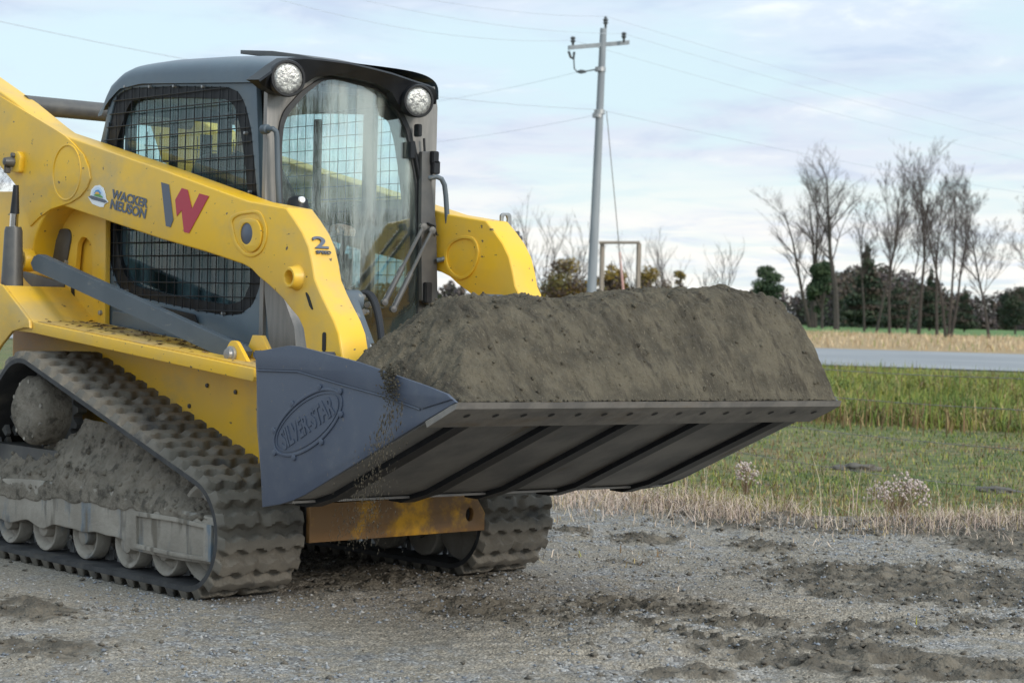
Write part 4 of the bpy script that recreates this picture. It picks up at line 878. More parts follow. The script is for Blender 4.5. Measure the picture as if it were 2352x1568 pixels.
def lift_arm(y0, label, near):
    hx, hz = P(570, 537, y=.32)[[0, 2]]
    am = plate('lift_arm', AO, y0, y0+ARM_W, M_yel, ld, bev=.012)
    if label: am['label'] = label
    if not near:
        s = MB(); yi = y0+.001
        for hh_, oo, ii in ((.008, [(1022, 575), (1035, 552), (1065, 540), (1092, 545), (1103, 570), (1100, 600), (1085, 632), (1060, 645), (1035, 630), (1022, 605)], [(1029, 577), (1040, 558), (1065, 547), (1088, 552), (1096, 572), (1093, 600), (1080, 626), (1060, 637), (1040, 624), (1029, 603)]),):
            plate('x', rnd(XZ(oo, yi), .05, 6), y0-.010, y0+.002, None, holes=[rnd(XZ(ii, yi), .05, 6)[::-1]], bev=.003, mb=s)
        build_each(s, 'raised_ring', M_yel, am)
        return am
    dz = y0-ARM_O
    s = MB()
    # raised pivot boss ring on the heel of the arm
    c = np.array(P(153, 396, y=.31))[[0, 2]]
    def ring(o, i, h, mb): plate('x', o, y0-h, y0+.003, None, holes=[i[::-1]], bev=.0035, mb=mb)
    # weld line / lap plate outline on the heel (a shallow lapped plate)
    lap = XZ([(-60, 215), (0, 220), (132, 300), (150, 312), (170, 330), (192, 355), (204, 385), (208, 410), (200, 432), (184, 452), (162, 466), (141, 473), (117, 481), (90, 500), (70, 520), (60, 480), (41, 430), (0, 380), (-60, 335)], .315)
    lp = plate('heel_plate', lap, y0-.009, y0+.002, M_yel, am, bev=.004)
    ring(circ(*c, .145, 40), circ(*c, .134, 40), .014, s)
    # front pivot: egg shaped raised pad round a dark pin cap
    ring(rnd(XZ([(522, 500), (545, 487), (585, 482), (600, 488), (612, 520), (612, 552), (600, 580), (580, 592), (560, 588), (535, 560)], .315), .05, 6),
         rnd(XZ([(531, 505), (548, 494), (582, 489), (594, 494), (605, 522), (605, 550), (595, 573), (580, 583), (563, 580), (541, 556)], .315), .05, 6), .006, s)
    ring(rnd(XZ([(548, 505), (570, 500), (592, 505), (601, 530), (597, 565), (580, 580), (566, 575), (550, 545)], .31), .04, 6), circ(hx, hz, .048, 28), .012, s)
    build_each(s, 'raised_ring', M_yel, am)
    cp = MB(); cp.lathe((hx, y0, hz), (0, -1, 0), [(-.004, .049), (.006, .049), (.008, .046), (.009, 0)], 28); cp.build('pin_cap', M_slate, am)
    # open tube boss below it
    bx, bz = P(669, 637, y=.29)[[0, 2]]; tb = MB()
    tb.lathe((bx, y0, bz), (0, -1, 0), [(-.01, .058), (.0, .058), (.012, .050), (.040, .046), (.045, .042), (.045, .033), (.040, .030), (-.003, .030), (-.003, .0)], 28); tb.build('tube_boss', M_yel, am)
    # slots
    sl = MB()
    for (u, v, w_, h_, an) in ((711, 691, .016, .040, .5), (745, 785, .013, .042, 0)):
        x, _, z = P(u, v, y=y0 if near else .32)[:3]
        pts = []
        for k in range(20):
            q = 2*math.pi*k/20; a_ = w_*math.cos(q); b_ = (h_-w_)*(1 if math.sin(q) > 0 else -1)+w_*math.sin(q)
            pts.append((x+a_*math.cos(an)-b_*math.sin(an)*(-1) if False else x+a_*math.cos(an)+(-b_)*math.sin(an), z+a_*math.sin(an)*-1+b_*math.cos(an)))
        plate('x', pts, y0-.003, y0+.004, None, mb=sl)
    build_each(sl, 'slot', M_black, am)
    # heel pin bolt and block
    kx, kz = P(36, 372, y=.29)[[0, 2]]; pb = MB()
    plate('x', rnd([(kx-.055, kz-.05), (kx+.045, kz-.06), (kx+.055, kz+.03), (kx+.03, kz+.055), (kx-.035, kz+.05)], .02), y0-.035, y0+.002, None, bev=.006, mb=pb); pb.build('pin_block', M_yel, am)
    b2 = MB(); b2.lathe((kx-.02, y0, kz), (0, -1, 0), [(.03, .028), (.06, .026), (.085, .02), (.09, 0)], 12).lathe((kx-.01, y0, kz+.035), (0, -1, 0), [(.03, .015), (.05, .014), (.052, 0)], 6)
    b2.box((kx-.045, y0-.075, kz-.06), (kx-.03, y0-.04, kz+.01), bev=.004)
    b2.build('pin_bolt', M_dgrey, am)
    # link pivot boss
    lx, lz = P(47, 597, y=.27)[[0, 2]]; lb = MB()
    lb.lathe((lx, y0, lz), (0, -1, 0), [(-.01, .060), (.04, .060), (.05, .054), (.05, .036), (.045, .034), (.045, .0)], 26); lbo = lb.build('link_boss', M_yel, am)
    l2 = MB(); l2.lathe((lx, y0, lz), (0, -1, 0), [(.04, .030), (.060, .028), (.062, .014), (.058, .012), (.058, 0)], 16); l2.build('link_pin', M_steel, lbo)
    return am
arm_n = lift_arm(ARM_O, 'lift arm nearest the camera, lettered, with the grey and crimson W', True)
arm_f = lift_arm(ARM_O+FARD, None, False)
# front cap plates: proud bright facing strip on each arm front
for y0, par in ((ARM_O, arm_n), (ARM_O+FARD, arm_f)):
    pass
ctb = MB(); cx0, cz0 = P(80, 243, y=.5)[[0, 2]]
ctb.tube([(cx0, .44, cz0), (cx0, 1.52, cz0)], .052, 24); ctb.build('cross_tube', M_dgrey, ld)
# eye plate with shackle lug on the far arm
ep = plate('lifting_eye', rnd(YZ([(1149, 545), (1149, 494), (1154, 489), (1168, 489), (1173, 494), (1174, 545)], -.36), .01), -.366, -.354, M_steel, arm_f, axis='x', holes=[circ(*[(a) for a in P(1160, 505, x=-.36)[[1, 2]]], .014, 20, .022)[::-1]], bev=.001)
eb2 = MB(); e0 = P(1178, 538, x=-.34); eb2.box(e0+[-.03, -.02, -.02], e0+[.03, .02, .015], bev=.003); e1 = P(1189, 548, x=-.33); eb2.lathe(e1, (1, .2, 0), [(-.03, .014), (.02, .014), (.022, 0)], 10); eb2.build('bolt_block', M_dgrey, arm_f)

# decals on the near arm -------------------------------------------------
YD = ARM_O-.0025
def decal_map(p0, pu, pv):
    a = np.array(P(*p0, y=YD)); u = np.array(P(*pu, y=YD))-a; v = np.array(P(*pv, y=YD))-a
    return lambda s, t, d=0: Vector(a+u*s+v*t+np.array([0, -d, 0]))
def decal_text(name, s, p0, pu, pv, m, parent, bold=.03):
    f = decal_map(p0, pu, pv); bm = text_bm(s, 1, bold, .001)
    for v in bm.verts: v.co = f(v.co.x, v.co.y, -.001 if v.co.z < 0 else .001)
    me = bpy.data.meshes.new(name); bm.to_mesh(me); bm.free(); return link(name, me, m, parent, None)
decal_text('lettering', 'WACKER', (255, 455), (338, 479), (258.5, 434), M_slate, arm_n, .035)
decal_text('lettering', 'NEUSON', (252, 479), (333, 503), (256, 457), M_slate, arm_n, .035)
def decal_poly(name, pts, m, parent, off=0): return plate(name, XZ(pts, YD), YD-.0008-off, YD+.0008-off, m, parent)
decal_poly('letter_stroke', [(370, 418.5), (388, 424), (398, 505), (391.5, 522), (381, 519)], M_slate, arm_n)
decal_poly('letter_stroke', [(417.6, 432), (431, 436), (441, 480), (458, 444.5), (480, 450.5), (434, 535.6), (422.5, 533), (417, 483), (406, 496.5), (402.5, 459)], M_red, arm_n)
M_blue = mat('pale_blue_vinyl', (.55, .66, .78), None, rough=.4, rvar=0); M_green = mat('green_vinyl', (.10, .28, .05), None, rough=.4, rvar=0); M_sun = mat('orange_vinyl', (.75, .40, .05), None, rough=.4, rvar=0); M_sky2 = mat('blue_vinyl', (.06, .25, .55), None, rough=.4, rvar=0)
bd = decal_poly('badge', [(207, 450), (210, 436), (218, 427), (229, 425), (238, 432), (242, 445), (244, 457), (249, 464), (240, 469), (238, 476), (228, 475), (212, 468), (207, 460), (202, 452)], M_white, arm_n)
decal_poly('badge_field', [(212, 450), (214, 438), (220, 431), (228, 429), (235, 435), (239, 448), (240, 456)], M_blue, bd, .0012)
decal_poly('badge_band', [(204, 452), (210, 449), (242, 459), (247, 464), (241, 466), (212, 458)], M_slate, bd, .0024)
decal_poly('badge_hill', [(216, 449), (222, 445), (230, 446), (237, 452), (236, 455)], M_green, bd, .0036)
decal_poly('badge_sun', [(220, 446), (222, 441), (228, 441), (231, 446)], M_sun, bd, .0048)
decal_poly('badge_sky', [(218, 444), (222, 437), (228, 436), (233, 443), (231, 446), (228, 441), (222, 441), (220, 446)], M_sky2, bd, .0048)

# front strip of the near arm carries the sideways "2 SPEED" mark; it lies on the sloping face
def face_map(vlo, vhi):
    (x0, z0), (x1, z1) = P(*vlo, y=.32)[[0, 2]], P(*vhi, y=.32)[[0, 2]]
    t = Vector((x1-x0, 0, z1-z0)).normalized(); n = Vector((t.z, 0, -t.x)); 
    if n.x < 0: n = -n
    return t, n
def strip_on_face(bm_or_pts, base, tdir, ndir, w, h, name, m, par, lift=.0035, is_bm=True):
    for v in bm_or_pts.verts: v.co = base + tdir*(v.co.y*h) + Vector((0, 1, 0))*(v.co.x*w) + ndir*(lift+(0 if v.co.z < 0 else .0015))
    me = bpy.data.meshes.new(name); bm_or_pts.to_mesh(me); bm_or_pts.free(); return link(name, me, m, par, None)

# ---- link bars
def link_bar(y0, near, mir=False):
    f = (lambda y: y) if not mir else (lambda y: 2*YC-y)
    a, b = sorted((f(.245), f(.290)))
    o = XZ([(78, 588), (88, 584), (552, 795), (562, 806), (556, 818), (545, 823), (508, 820), (76, 620), (70, 604)], .245)
    lk = plate('link_bar', o, a, b, M_link, ld, bev=.0015, smooth=10)
    cx_, cz_ = P(531, 813, y=.2)[[0, 2]]
    a, b = sorted((f(.205), f(.225)))
    br = plate('pivot_bracket', rnd([(cx_-.11, cz_-.06), (cx_-.02, cz_+.06), (cx_+.03, cz_+.06), (cx_+.12, cz_-.03), (cx_+.13, cz_-.085)], .02), a, b, M_yel, ld, bev=.003)
    a, b = sorted((f(.31), f(.335)))
    plate('bracket_plate', [(cx_-.10, cz_-.08), (cx_+.0, cz_+.085), (cx_+.07, cz_+.085), (cx_+.16, cz_-.02), (cx_+.16, cz_-.10)], a, b, M_yel, br, bev=.003)
    p = MB(); p.lathe((cx_, f(.205), cz_), (0, -1 if not mir else 1, 0), [(0, .036), (.014, .036), (.016, .026), (.03, .024), (.032, 0)], 18); p.build('pivot_pin', M_steel, br)
    s = MB(); a, b = sorted((f(.199), f(.205))); plate('x', rnd([(cx_-.035, cz_-.065), (cx_+.09, cz_-.082), (cx_+.09, cz_-.094), (cx_-.035, cz_-.076)], .005), a, b, None, mb=s); s.build('slot', M_black, br)
    # lift cylinder behind the arm heel
    cy_ = f(.20); x0, _, z0 = P(27, 684, y=.2); x1, _, z1 = P(31, 530, y=.2); x2, _, z2 = P(37, 425, y=.2)
    c = MB(); c.tube([(x0, cy_, z0), (x0, cy_, z0+.02), (x0+.0, cy_, z0+.03), (x1, cy_, z1), (x1, cy_, z1+.02)], [.058, .060, .058, .046, .040], 24); cl = c.build('lift_cylinder', M_dgrey, ld)
    c = MB(); c.tube([(x1, cy_, z1), ((x1+x2)/2, cy_, (z1+z2)/2-.02)], .022, 16); c.build('piston_rod', M_chrome, cl)
    c = MB(); c.tube([((x1+x2)/2, cy_, (z1+z2)/2-.03), (x2, cy_, z2)], [.024, .014], 14); c.build('rod_end', M_black, cl)
link_bar(.25, True); link_bar(0, False, True)

# ---- tilt cylinders inside the arms and hoses
for yq in (.55, 1.40):
    c = MB(); c.tube([(-.20, yq, 1.34), (.04, yq, 1.06)], .026, 14); tc_ = c.build('tilt_cylinder', M_steel, ld)
    c = MB(); c.tube([(-.16, yq, 1.32), (.08, yq, .95)], .042, 20); c.lathe((-.17, yq-.0, 1.32), (0, 1, 0), [(-.055, 0), (-.055, .05), (.055, .05), (.055, 0)], 20); c.build('cylinder_barrel', M_link, tc_)
hs = MB()
for k in range(3):
    a = P(830+4*k, 672, x=-.3); b = P(855+4*k, 668, x=-.28); c_ = P(868+3*k, 715, x=-.22); d_ = P(874+2*k, 780, x=-.15)
    pts = []
    for i in range(17):
        t = i/16; pts.append(a*(1-t)**3+3*b*t*(1-t)**2+3*c_*t*t*(1-t)+d_*t**3)
    hs.tube(pts, .0125, 10)
build_each(hs, 'hydraulic_hose', M_black, ld)
fit_ = MB(); 
for (u, v) in ((836, 682), (846, 700), (838, 716)): p = P(u, v, x=-.3); fit_.lathe(p, (.6, -.8, 0), [(-.03, .014), (.02, .014), (.021, 0)], 8)
build_each(fit_, 'hose_fitting', M_steel, ld)

# ================================================================ CAB
CY0, CY1 = .49, 1.46
cab = empty('cab', (0, 0, 0)); cab.parent = ld; cab.location = (0, 0, 1.0)
def mir(y, m): return 2*YC-y if m else y
side_o = XZ([(241, 775), (235, 690), (233, 500), (231, 325), (242, 278), (250, 235), (262, 205), (290, 192), (588, 190), (592, 300), (596, 440), (606, 560), (617, 660), (628, 800), (620, 880), (420, 830)], CY0)
win = rnd(XZ([(261, 238), (272, 215), (300, 203), (400, 199), (522, 201), (548, 212), (563, 240), (577, 300), (584, 380), (590, 450), (598, 600), (597, 655), (580, 700), (551, 722), (513, 724), (400, 702), (300, 678), (268, 655), (250, 600), (246, 500), (243, 380), (243, 320)], CY0), .03, 3)
winI = rnd(XZ([(284, 262), (295, 235), (320, 226), (400, 224), (510, 226), (535, 240), (548, 290), (560, 380), (568, 480), (576, 600), (572, 650), (555, 690), (520, 700), (400, 680), (310, 658), (285, 635), (270, 590), (262, 500), (262, 400), (266, 320)], CY0), .03, 3)
for m_ in (False, True):
    a, b = sorted((mir(CY0, m_), mir(CY0+.03, m_)))
    sp_ = plate('side_panel', side_o, a, b, M_cab, cab, holes=[win], bev=.004)
    a, b = sorted((mir(CY0+.008, m_), mir(CY0+.045, m_)))
    wf = plate('window_frame', win, a, b, M_black, sp_, holes=[winI[::-1]])
    a, b = sorted((mir(CY0+.030, m_), mir(CY0+.036, m_)))
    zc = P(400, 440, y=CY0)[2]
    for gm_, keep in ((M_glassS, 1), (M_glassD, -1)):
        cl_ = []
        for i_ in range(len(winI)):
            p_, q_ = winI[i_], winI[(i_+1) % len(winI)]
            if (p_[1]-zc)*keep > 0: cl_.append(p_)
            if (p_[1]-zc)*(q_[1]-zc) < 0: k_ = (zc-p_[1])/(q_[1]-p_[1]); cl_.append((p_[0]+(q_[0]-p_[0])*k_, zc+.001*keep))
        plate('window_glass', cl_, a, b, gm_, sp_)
    # sash bars
    s = MB(); a, b = sorted((mir(CY0+.037, m_), mir(CY0+.06, m_)))
    (x0, z0), (x1, z1), (x2, z2) = XZ([(376, 240), (386, 240), (384, 600)], CY0)
    s.box((x0, a, z2-.3), (x1, b, z0)); s.box((-1.19, a, z2-.3), (-1.10, b, z0)); build_each(s, 'window_sash', M_black, sp_)
    # wire guard
    g = MB(); yg = mir(CY0-.006, m_); rr_ = .0030 if not m_ else .002
    wp = np.array(win); zs = np.arange(wp[:, 1].min()+.02, wp[:, 1].max(), .0655)
    def spans(arr, ax, val):
        c = []; n = len(arr)
        for i in range(n):
            p, q_ = arr[i], arr[(i+1) % n]
            if (p[ax]-val)*(q_[ax]-val) < 0: c.append(p[1-ax]+(q_[1-ax]-p[1-ax])*(val-p[ax])/(q_[ax]-p[ax]))
        return sorted(c)
    for z in zs:
        c = spans(wp, 1, z)
        if len(c) >= 2: g.tube([(c[0]-.004, yg, z), (c[-1]+.004, yg, z)], rr_, 6)
    for x in np.arange(wp[:, 0].min()+.03, wp[:, 0].max(), .072):
        c = spans(wp, 0, x)
        if len(c) >= 2: g.tube([(x, yg+(.005 if not m_ else -.005), c[0]-.004), (x, yg+(.005 if not m_ else -.005), c[-1]+.004)], rr_, 6)
    g.build('window_guard', M_black, sp_)
    bo = MB()
    for (u, v) in ((292, 200), (348, 200), (404, 199), (470, 200), (568, 306), (578, 441), (516, 720), (294, 668)):
        x, _, z = P(u, v, y=CY0); bo.lathe((x, mir(CY0, m_), z), (0, -1 if not m_ else 1, 0), [(0, .008), (.018, .007), (.019, 0)], 8)
    build_each(bo, 'guard_bolt', M_steel, sp_)
    # door handles and moulded steps on the lower side
    a, b = sorted((mir(CY0-.012, m_), mir(CY0, m_)))
    lowp = plate('lower_trim', rnd(XZ([(262, 712), (330, 724), (462, 752), (600, 800), (600, 855), (420, 812), (262, 770)], CY0), .02), a, b, M_cab, sp_, bev=.004)
    t = MB(); a, b = sorted((mir(CY0-.02, m_), mir(CY0-.012, m_)))
    plate('x', rnd(XZ([(372, 703), (455, 722), (462, 744), (380, 728)], CY0), .012), a, b, None, mb=t, bev=.002)
    t.build('vent', M_black, lowp)
# front plate with windscreen opening (slightly raked plane)
XF = -.70
front_o = [(CY0-.02, 2.30), (CY0+.02, 2.36), (CY1, 2.38), (CY1+.02, 2.28), (CY1+.02, 1.05), (CY0-.02, 1.05)]
gl_o = rnd(YZ([(636, 460), (636, 330), (640, 285), (650, 255), (690, 210), (735, 180), (775, 177), (870, 200), (898, 222), (925, 262), (942, 300), (965, 420), (975, 700), (960, 790), (835, 830), (700, 800), (660, 600)], XF), .03, 4)
gl_i = rnd(YZ([(646, 460), (645, 335), (649, 290), (660, 262), (698, 218), (738, 186), (774, 182), (864, 206), (890, 227), (916, 266), (932, 303), (953, 420), (960, 700), (946, 780), (838, 815), (715, 780), (672, 590)], XF), .03, 4)
def fin(co): return co
ff = plate('front_frame', front_o, XF-.03, XF, M_cabfront, cab, holes=[gl_o], axis='x', bev=.003)
plate('door_seal', gl_o, XF-.022, XF+.010, M_rubber, ff, holes=[gl_i[::-1]], axis='x')
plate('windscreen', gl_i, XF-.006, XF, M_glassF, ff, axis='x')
# corner pillars joining side and front
# roof: rounded cap
def roof():
    nx, ny_ = 44, 30
    top = XZ([(239, 255), (251, 223), (264, 184), (288, 161), (310, 149), (384, 137), (494, 130), (563, 129), (640, 133), (660, 135)], CY0+.02)
    xs = np.array([p[0] for p in top]); zs = np.array([p[1] for p in top])
    base = np.array(XZ([(238, 268), (250, 238), (280, 205), (330, 193), (588, 190)], CY0)); 
    X = np.linspace(xs.min(), -.69, nx); V = []
    for i, x in enumerate(X):
        zt = np.interp(x, xs, zs); zb = min(np.interp(x, base[:, 0], base[:, 1]), zt-.03)
        prof = []
        for j in range(ny_):
            t = j/(ny_-1); w = math.cos(math.pi*t)                     # 1 .. -1
            y = YC - math.copysign(abs(w)**.42, w)*(CY1-CY0+.03)/2
            z = zb+(zt-zb)*math.sin(math.pi*t)**.45 + .02*math.sin(math.pi*t)
            prof.append((x, y, z))
        V += prof
    F = grid_faces(nx, ny_).tolist(); mb = MB(); mb.add(V, F)
    # rear closing skirt
    return mb
rf = roof().build('roof', M_cab, cab, smooth=60)
seam = MB(); bpts = XZ([(250, 245), (262, 212), (285, 198), (330, 193), (450, 189), (588, 189)], CY0-.004)
for m_ in (False, True): seam.tube([(x, mir(CY0-.003, m_), z) for x, z in bpts], .005, 6)
seam.build('roof_seam', M_black, rf)
hb_ = MB(); 
plate('x', [tuple(P(567, 126, y=.9)[[0, 2]]), tuple(P(567, 117, y=.9)[[0, 2]]), tuple(P(640, 119, y=.9)[[0, 2]]), tuple(P(700, 127, y=.9)[[0, 2]]), tuple(P(752, 138, y=.9)[[0, 2]]), tuple(P(745, 145, y=.9)[[0, 2]])], .86, 1.10, None, bev=.004, mb=hb_)
hb_.build('roof_hatch', M_dgrey, rf)
# black visor over the windscreen with the two lamp pods
def visor():
    mb = MB()
    lower = YZ([(598, 188), (612, 200), (640, 215), (668, 218), (688, 206), (705, 192), (730, 176), (775, 172), (830, 182), (875, 193), (905, 212), (918, 236), (938, 256), (965, 262), (985, 255), (996, 240)], -.62)
    upper = YZ([(594, 186), (610, 175), (640, 152), (665, 136), (700, 134), (740, 138), (800, 146), (850, 157), (900, 170), (950, 187), (985, 198), (996, 204), (1000, 210), (1001, 218), (1000, 228), (998, 238)], -.60)
    n = len(lower)
    V = []
    for (a, b) in zip(lower, upper):
        V += [(-.69, a[0], a[1]), (-.635, a[0], a[1]), (-.59, b[0], b[1]-.004), (-.60, b[0], b[1]+.006), (-.70, b[0], b[1]+.012)]
    F = []
    for i in range(n-1):
        for j in range(4): F.append((i*5+j, (i+1)*5+j, (i+1)*5+j+1, i*5+j+1))
        F.append((i*5+4, (i+1)*5+4, (i+1)*5, i*5))
    F += [(0, 1, 2, 3, 4), tuple((n-1)*5+k for k in (4, 3, 2, 1, 0))]
    mb.add(V, F); return mb
vs_ = visor().build('visor', M_black, cab, smooth=25)
for (u, v, r) in ((662, 180, .072), (962, 232, .068)):
    c = P(u, v, x=-.575); ax = Vector((1, -.28, -.06)).normalized()
    h = MB(); h.lathe(c, ax, [(-.10, .05), (-.07, r*1.12), (-.005, r*1.18), (.004, r*1.12), (.004, r*.99), (-.012, r*.97)], 32)
    hl = h.build('headlight', M_black, cab)
    h = MB(); h.lathe(c, ax, [(-.014, r*.99), (-.004, r*.98), (-.001, r*.7), (.001, r*.35), (.0015, 0)], 32); h.build('lamp_lens', M_lens, hl, smooth=180)
# grab handles
gh = MB()
pts = [P(612, 300, x=-.69), P(618, 297, x=-.66), P(627, 296, x=-.64), P(634, 302, x=-.635), P(636, 315, x=-.635), P(638, 400, x=-.635), P(642, 500, x=-.635), P(645, 560, x=-.69)]
gh.tube(pts, .0125, 12).lathe(P(610, 297, x=-.69), (1, 0, 0), [(-.02, .022), (.015, .022), (.02, .014), (.035, .012), (.036, 0)], 12); gh.build('grab_handle', M_link, cab)
gh = MB(); pts = [P(985, 409, x=-.66), P(1003, 406, x=-.63), P(1014, 411, x=-.62), P(1021, 425, x=-.62), P(1024, 450, x=-.62), P(1031, 560, x=-.62), P(1029, 580, x=-.62), P(1020, 595, x=-.62), P(1003, 598, x=-.64)]
gh.tube(pts, .0125, 12); gh.build('grab_handle', M_link, cab)
# hinge post and latch on the far front corner
hp = plate('door_post', rnd(YZ([(968, 348), (990, 348), (999, 352), (990, 420), (1001, 520), (1004, 690), (985, 700), (968, 690), (966, 520)], -.66), .006), -.68, -.655, M_dgrey, cab, axis='x', bev=.002)
hq = MB(); 
for (u, v, w_, h_) in ((996, 362, .02, .03), (998, 385, .022, .032), (980, 672, .02, .05), (960, 300, .012, .03)):
    c = P(u, v, x=-.65); hq.box(c-[.02, w_, h_], c+[.02, w_, h_], bev=.004)
build_each(hq, 'hinge', M_black, hp)
# wiper and its linkage
wp_ = MB(); a = P(948, 325, x=-.68); b = P(968, 430, x=-.68); c = P(978, 510, x=-.68)
wp_.tube([a, b, c], .011, 8); wp_.box(P(945, 345, x=-.68)-[.01, .015, .04], P(945, 345, x=-.68)+[.012, .015, .04], bev=.003)
wp_.tube([P(974, 318, x=-.67), P(979, 420, x=-.67), P(984, 512, x=-.67)], .006, 8)
wp_.tube([P(982, 512, x=-.65), P(998, 519, x=-.64), P(1003, 540, x=-.64)], .005, 6)
wp_.build('wiper', M_black, cab)
for a, b in (((972, 521), (883, 694)), ((992, 529), (903, 710))):
    s = MB(); p0 = P(*a, x=-.62); p1 = P(*b, x=-.55); m_ = p0*.45+p1*.55
    s.tube([p0, m_], .009, 10).tube([m_, p1], .0145, 12); s.lathe(p0, (1, -.3, 0), [(-.015, .018), (.012, .018), (.014, 0)], 10); s.lathe(p1, (1, -.3, 0), [(-.015, .016), (.012, .016), (.014, 0)], 10)
    s.build('gas_strut', M_dgrey, cab)
# small black lamp behind the arm top
bc = MB(); c = P(684, 470, x=-.56); bc.lathe(c-[0, 0, .05], (0, 0, 1), [(0, .05), (.05, .05), (.075, .044), (.088, .028), (.092, 0)], 20); bco = bc.build('marker_lamp', M_black, cab)
bc = MB(); bc.lathe(c+[.045, -.01, .02], (1, -.2, .1), [(-.01, .017), (.006, .014), (.009, 0)], 14); bc.build('lamp_lens', M_white, bco)
# back wall with window, floor, door sill
bw_o = [(CY0+.03, 1.1), (CY1-.03, 1.1), (CY1-.03, 2.34), (CY0+.03, 2.34)]
bw_h = rnd([(CY0+.08, 1.50), (CY1-.08, 1.50), (CY1-.08, 2.24), (CY0+.08, 2.24)], .06)
bwl = plate('rear_wall', bw_o, -2.02, -1.99, M_cab, cab, holes=[bw_h[::-1]], axis='x')
plate('rear_window', bw_h, -2.01, -2.0, M_glassS, bwl, axis='x')
gr = MB()
for y in np.arange(CY0+.14, CY1-.1, .075): gr.tube([(-1.985, y, 1.55), (-1.985, y, 2.16)], .003, 6)
for z in np.arange(1.6, 2.16, .07): gr.tube([(-1.98, CY0+.12, z), (-1.98, CY1-.12, z)], .003, 6)
gr.box((-1.985, YC-.03, 1.54), (-1.96, YC+.03, 2.17)); gr.build('window_guard', M_black, bwl)
fl = MB(); fl.box((-2.0, CY0+.03, 1.05), (-.74, CY1-.03, 1.09)); fl.build('cab_floor', M_black, cab); fl = MB(); fl.box((-2.0, CY0+.035, 2.30), (-.74, CY1-.035, 2.33)); fl.build('headliner', M_black, cab)
lf = MB(); lf.box((-.76, CY0-.015, .95), (-.30, CY1+.015, 1.0)).box((-.72, CY0-.02, 1.0), (-.68, CY1+.02, 1.08)); 
lf.build('door_sill', M_dgrey, cab)
# lower front cowls beside the door
for m_ in (False,):
    a, b = sorted((mir(.475, m_), mir(.60, m_)))
    c = MB(); c.add([(-.62, a, .98), (-.42, a, .98), (-.46, a, 1.20), (-.62, a, 1.44), (-.72, a, 1.46), (-.62, b, .98), (-.42, b, .98), (-.46, b, 1.20), (-.62, b, 1.44), (-.72, b, 1.46)],
                    [(0, 1, 2, 3, 4), (5, 9, 8, 7, 6), (0, 5, 6, 1), (1, 6, 7, 2), (2, 7, 8, 3), (3, 8, 9, 4), (4, 9, 5, 0)])
    c.build('front_cowl', M_cabfront, cab)
# seat and controls
st = MB(); st.box((-1.75, .76, 1.36), (-1.25, 1.19, 1.48), bev=.04); seat = st.build('seat', M_seat, cab)
st = MB()
plate('x', rnd([(.77, 1.45), (1.18, 1.45), (1.16, 1.95), (1.10, 2.06), (.85, 2.06), (.79, 1.95)], .06), -1.86, -1.74, None, axis='x', bev=.03, mb=st); st.build('seat_back', M_seat, seat)
st = MB(); st.box((-1.72, .80, 1.09), (-1.3, 1.15, 1.36), bev=.02); st.build('seat_base', M_black, seat)
for yq, s_ in ((.68, -1), (1.27, 1)):
    j = MB(); j.box((-1.9, yq-.09, 1.10), (-1.15, yq+.07, 1.56), bev=.025).tube([(-1.18, yq, 1.55), (-1.15, yq, 1.62), (-1.13, yq, 1.68)], [.016, .016, .024], 12); j.build('armrest_console', M_black, seat)

# ================================================================ BUCKET
BY0, BY1 = -.085, 2.11
def bslot(p): return [tuple(q) for q in p]
side_b = XZ([(581, 808), (660, 793.5), (684, 796), (819, 832), (879, 853), (974, 886), (1022, 905), (1043, 924), (974, 965), (698, 1136), (670, 1149), (641, 1158), (600, 1165)], BY0)
bk = MB()
# shell profile (back, floor) as a folded sheet
LIP = (1.335, .957); 
shell = [(.03, 1.10), (.045, .80), (.085, .60), (.13, .50), (.24, .495), (.41, .545), (1.16, .880)]
def offs(p, d):
    out = []
    for i in range(len(p)):
        a = np.array(p[max(i-1, 0)]); b = np.array(p[min(i+1, len(p)-1)]); t = (b-a)/np.linalg.norm(b-a); out.append(tuple(np.array(p[i])+d*np.array([-t[1], t[0]])))
    return out
inner = offs(shell, .022)
plate('x', shell+inner[::-1], BY0+.012, BY1-.012, None, mb=bk)
bkt = bk.build('bucket', M_under, ld)
bkt['label'] = 'raised blue grey bucket with an oval nameplate, held low in front'
# side plates with lapped reinforcement strip
for m_ in (False, True):
    f = (lambda y: BY0+BY1-y) if m_ else (lambda y: y)
    a, b = sorted((f(BY0), f(BY0+.012)))
    spn = plate('bucket_side', side_b, a, b, M_bucket, bkt, bev=.002)
    strip = XZ([(581, 808), (660, 793.5), (684, 796), (819, 832), (879, 853), (974, 886), (1022, 905), (1034, 917), (965, 939), (879, 908), (784, 882), (679, 851), (586, 848)], BY0-.006)
    a, b = sorted((f(BY0-.007), f(BY0+.0005)))
    plate('edge_strip', strip, a, b, M_bucket, spn, bev=.002)
    w_ = MB()
    zz_ = XZ([(586, 849), (679, 852), (784, 883), (879, 909), (960, 939)], BY0-.004); w_.tube([(x, f(BY0-.003), z-.003) for x, z in zz_], .0045, 6)
    w_.build('weld_bead', M_bucket, spn)
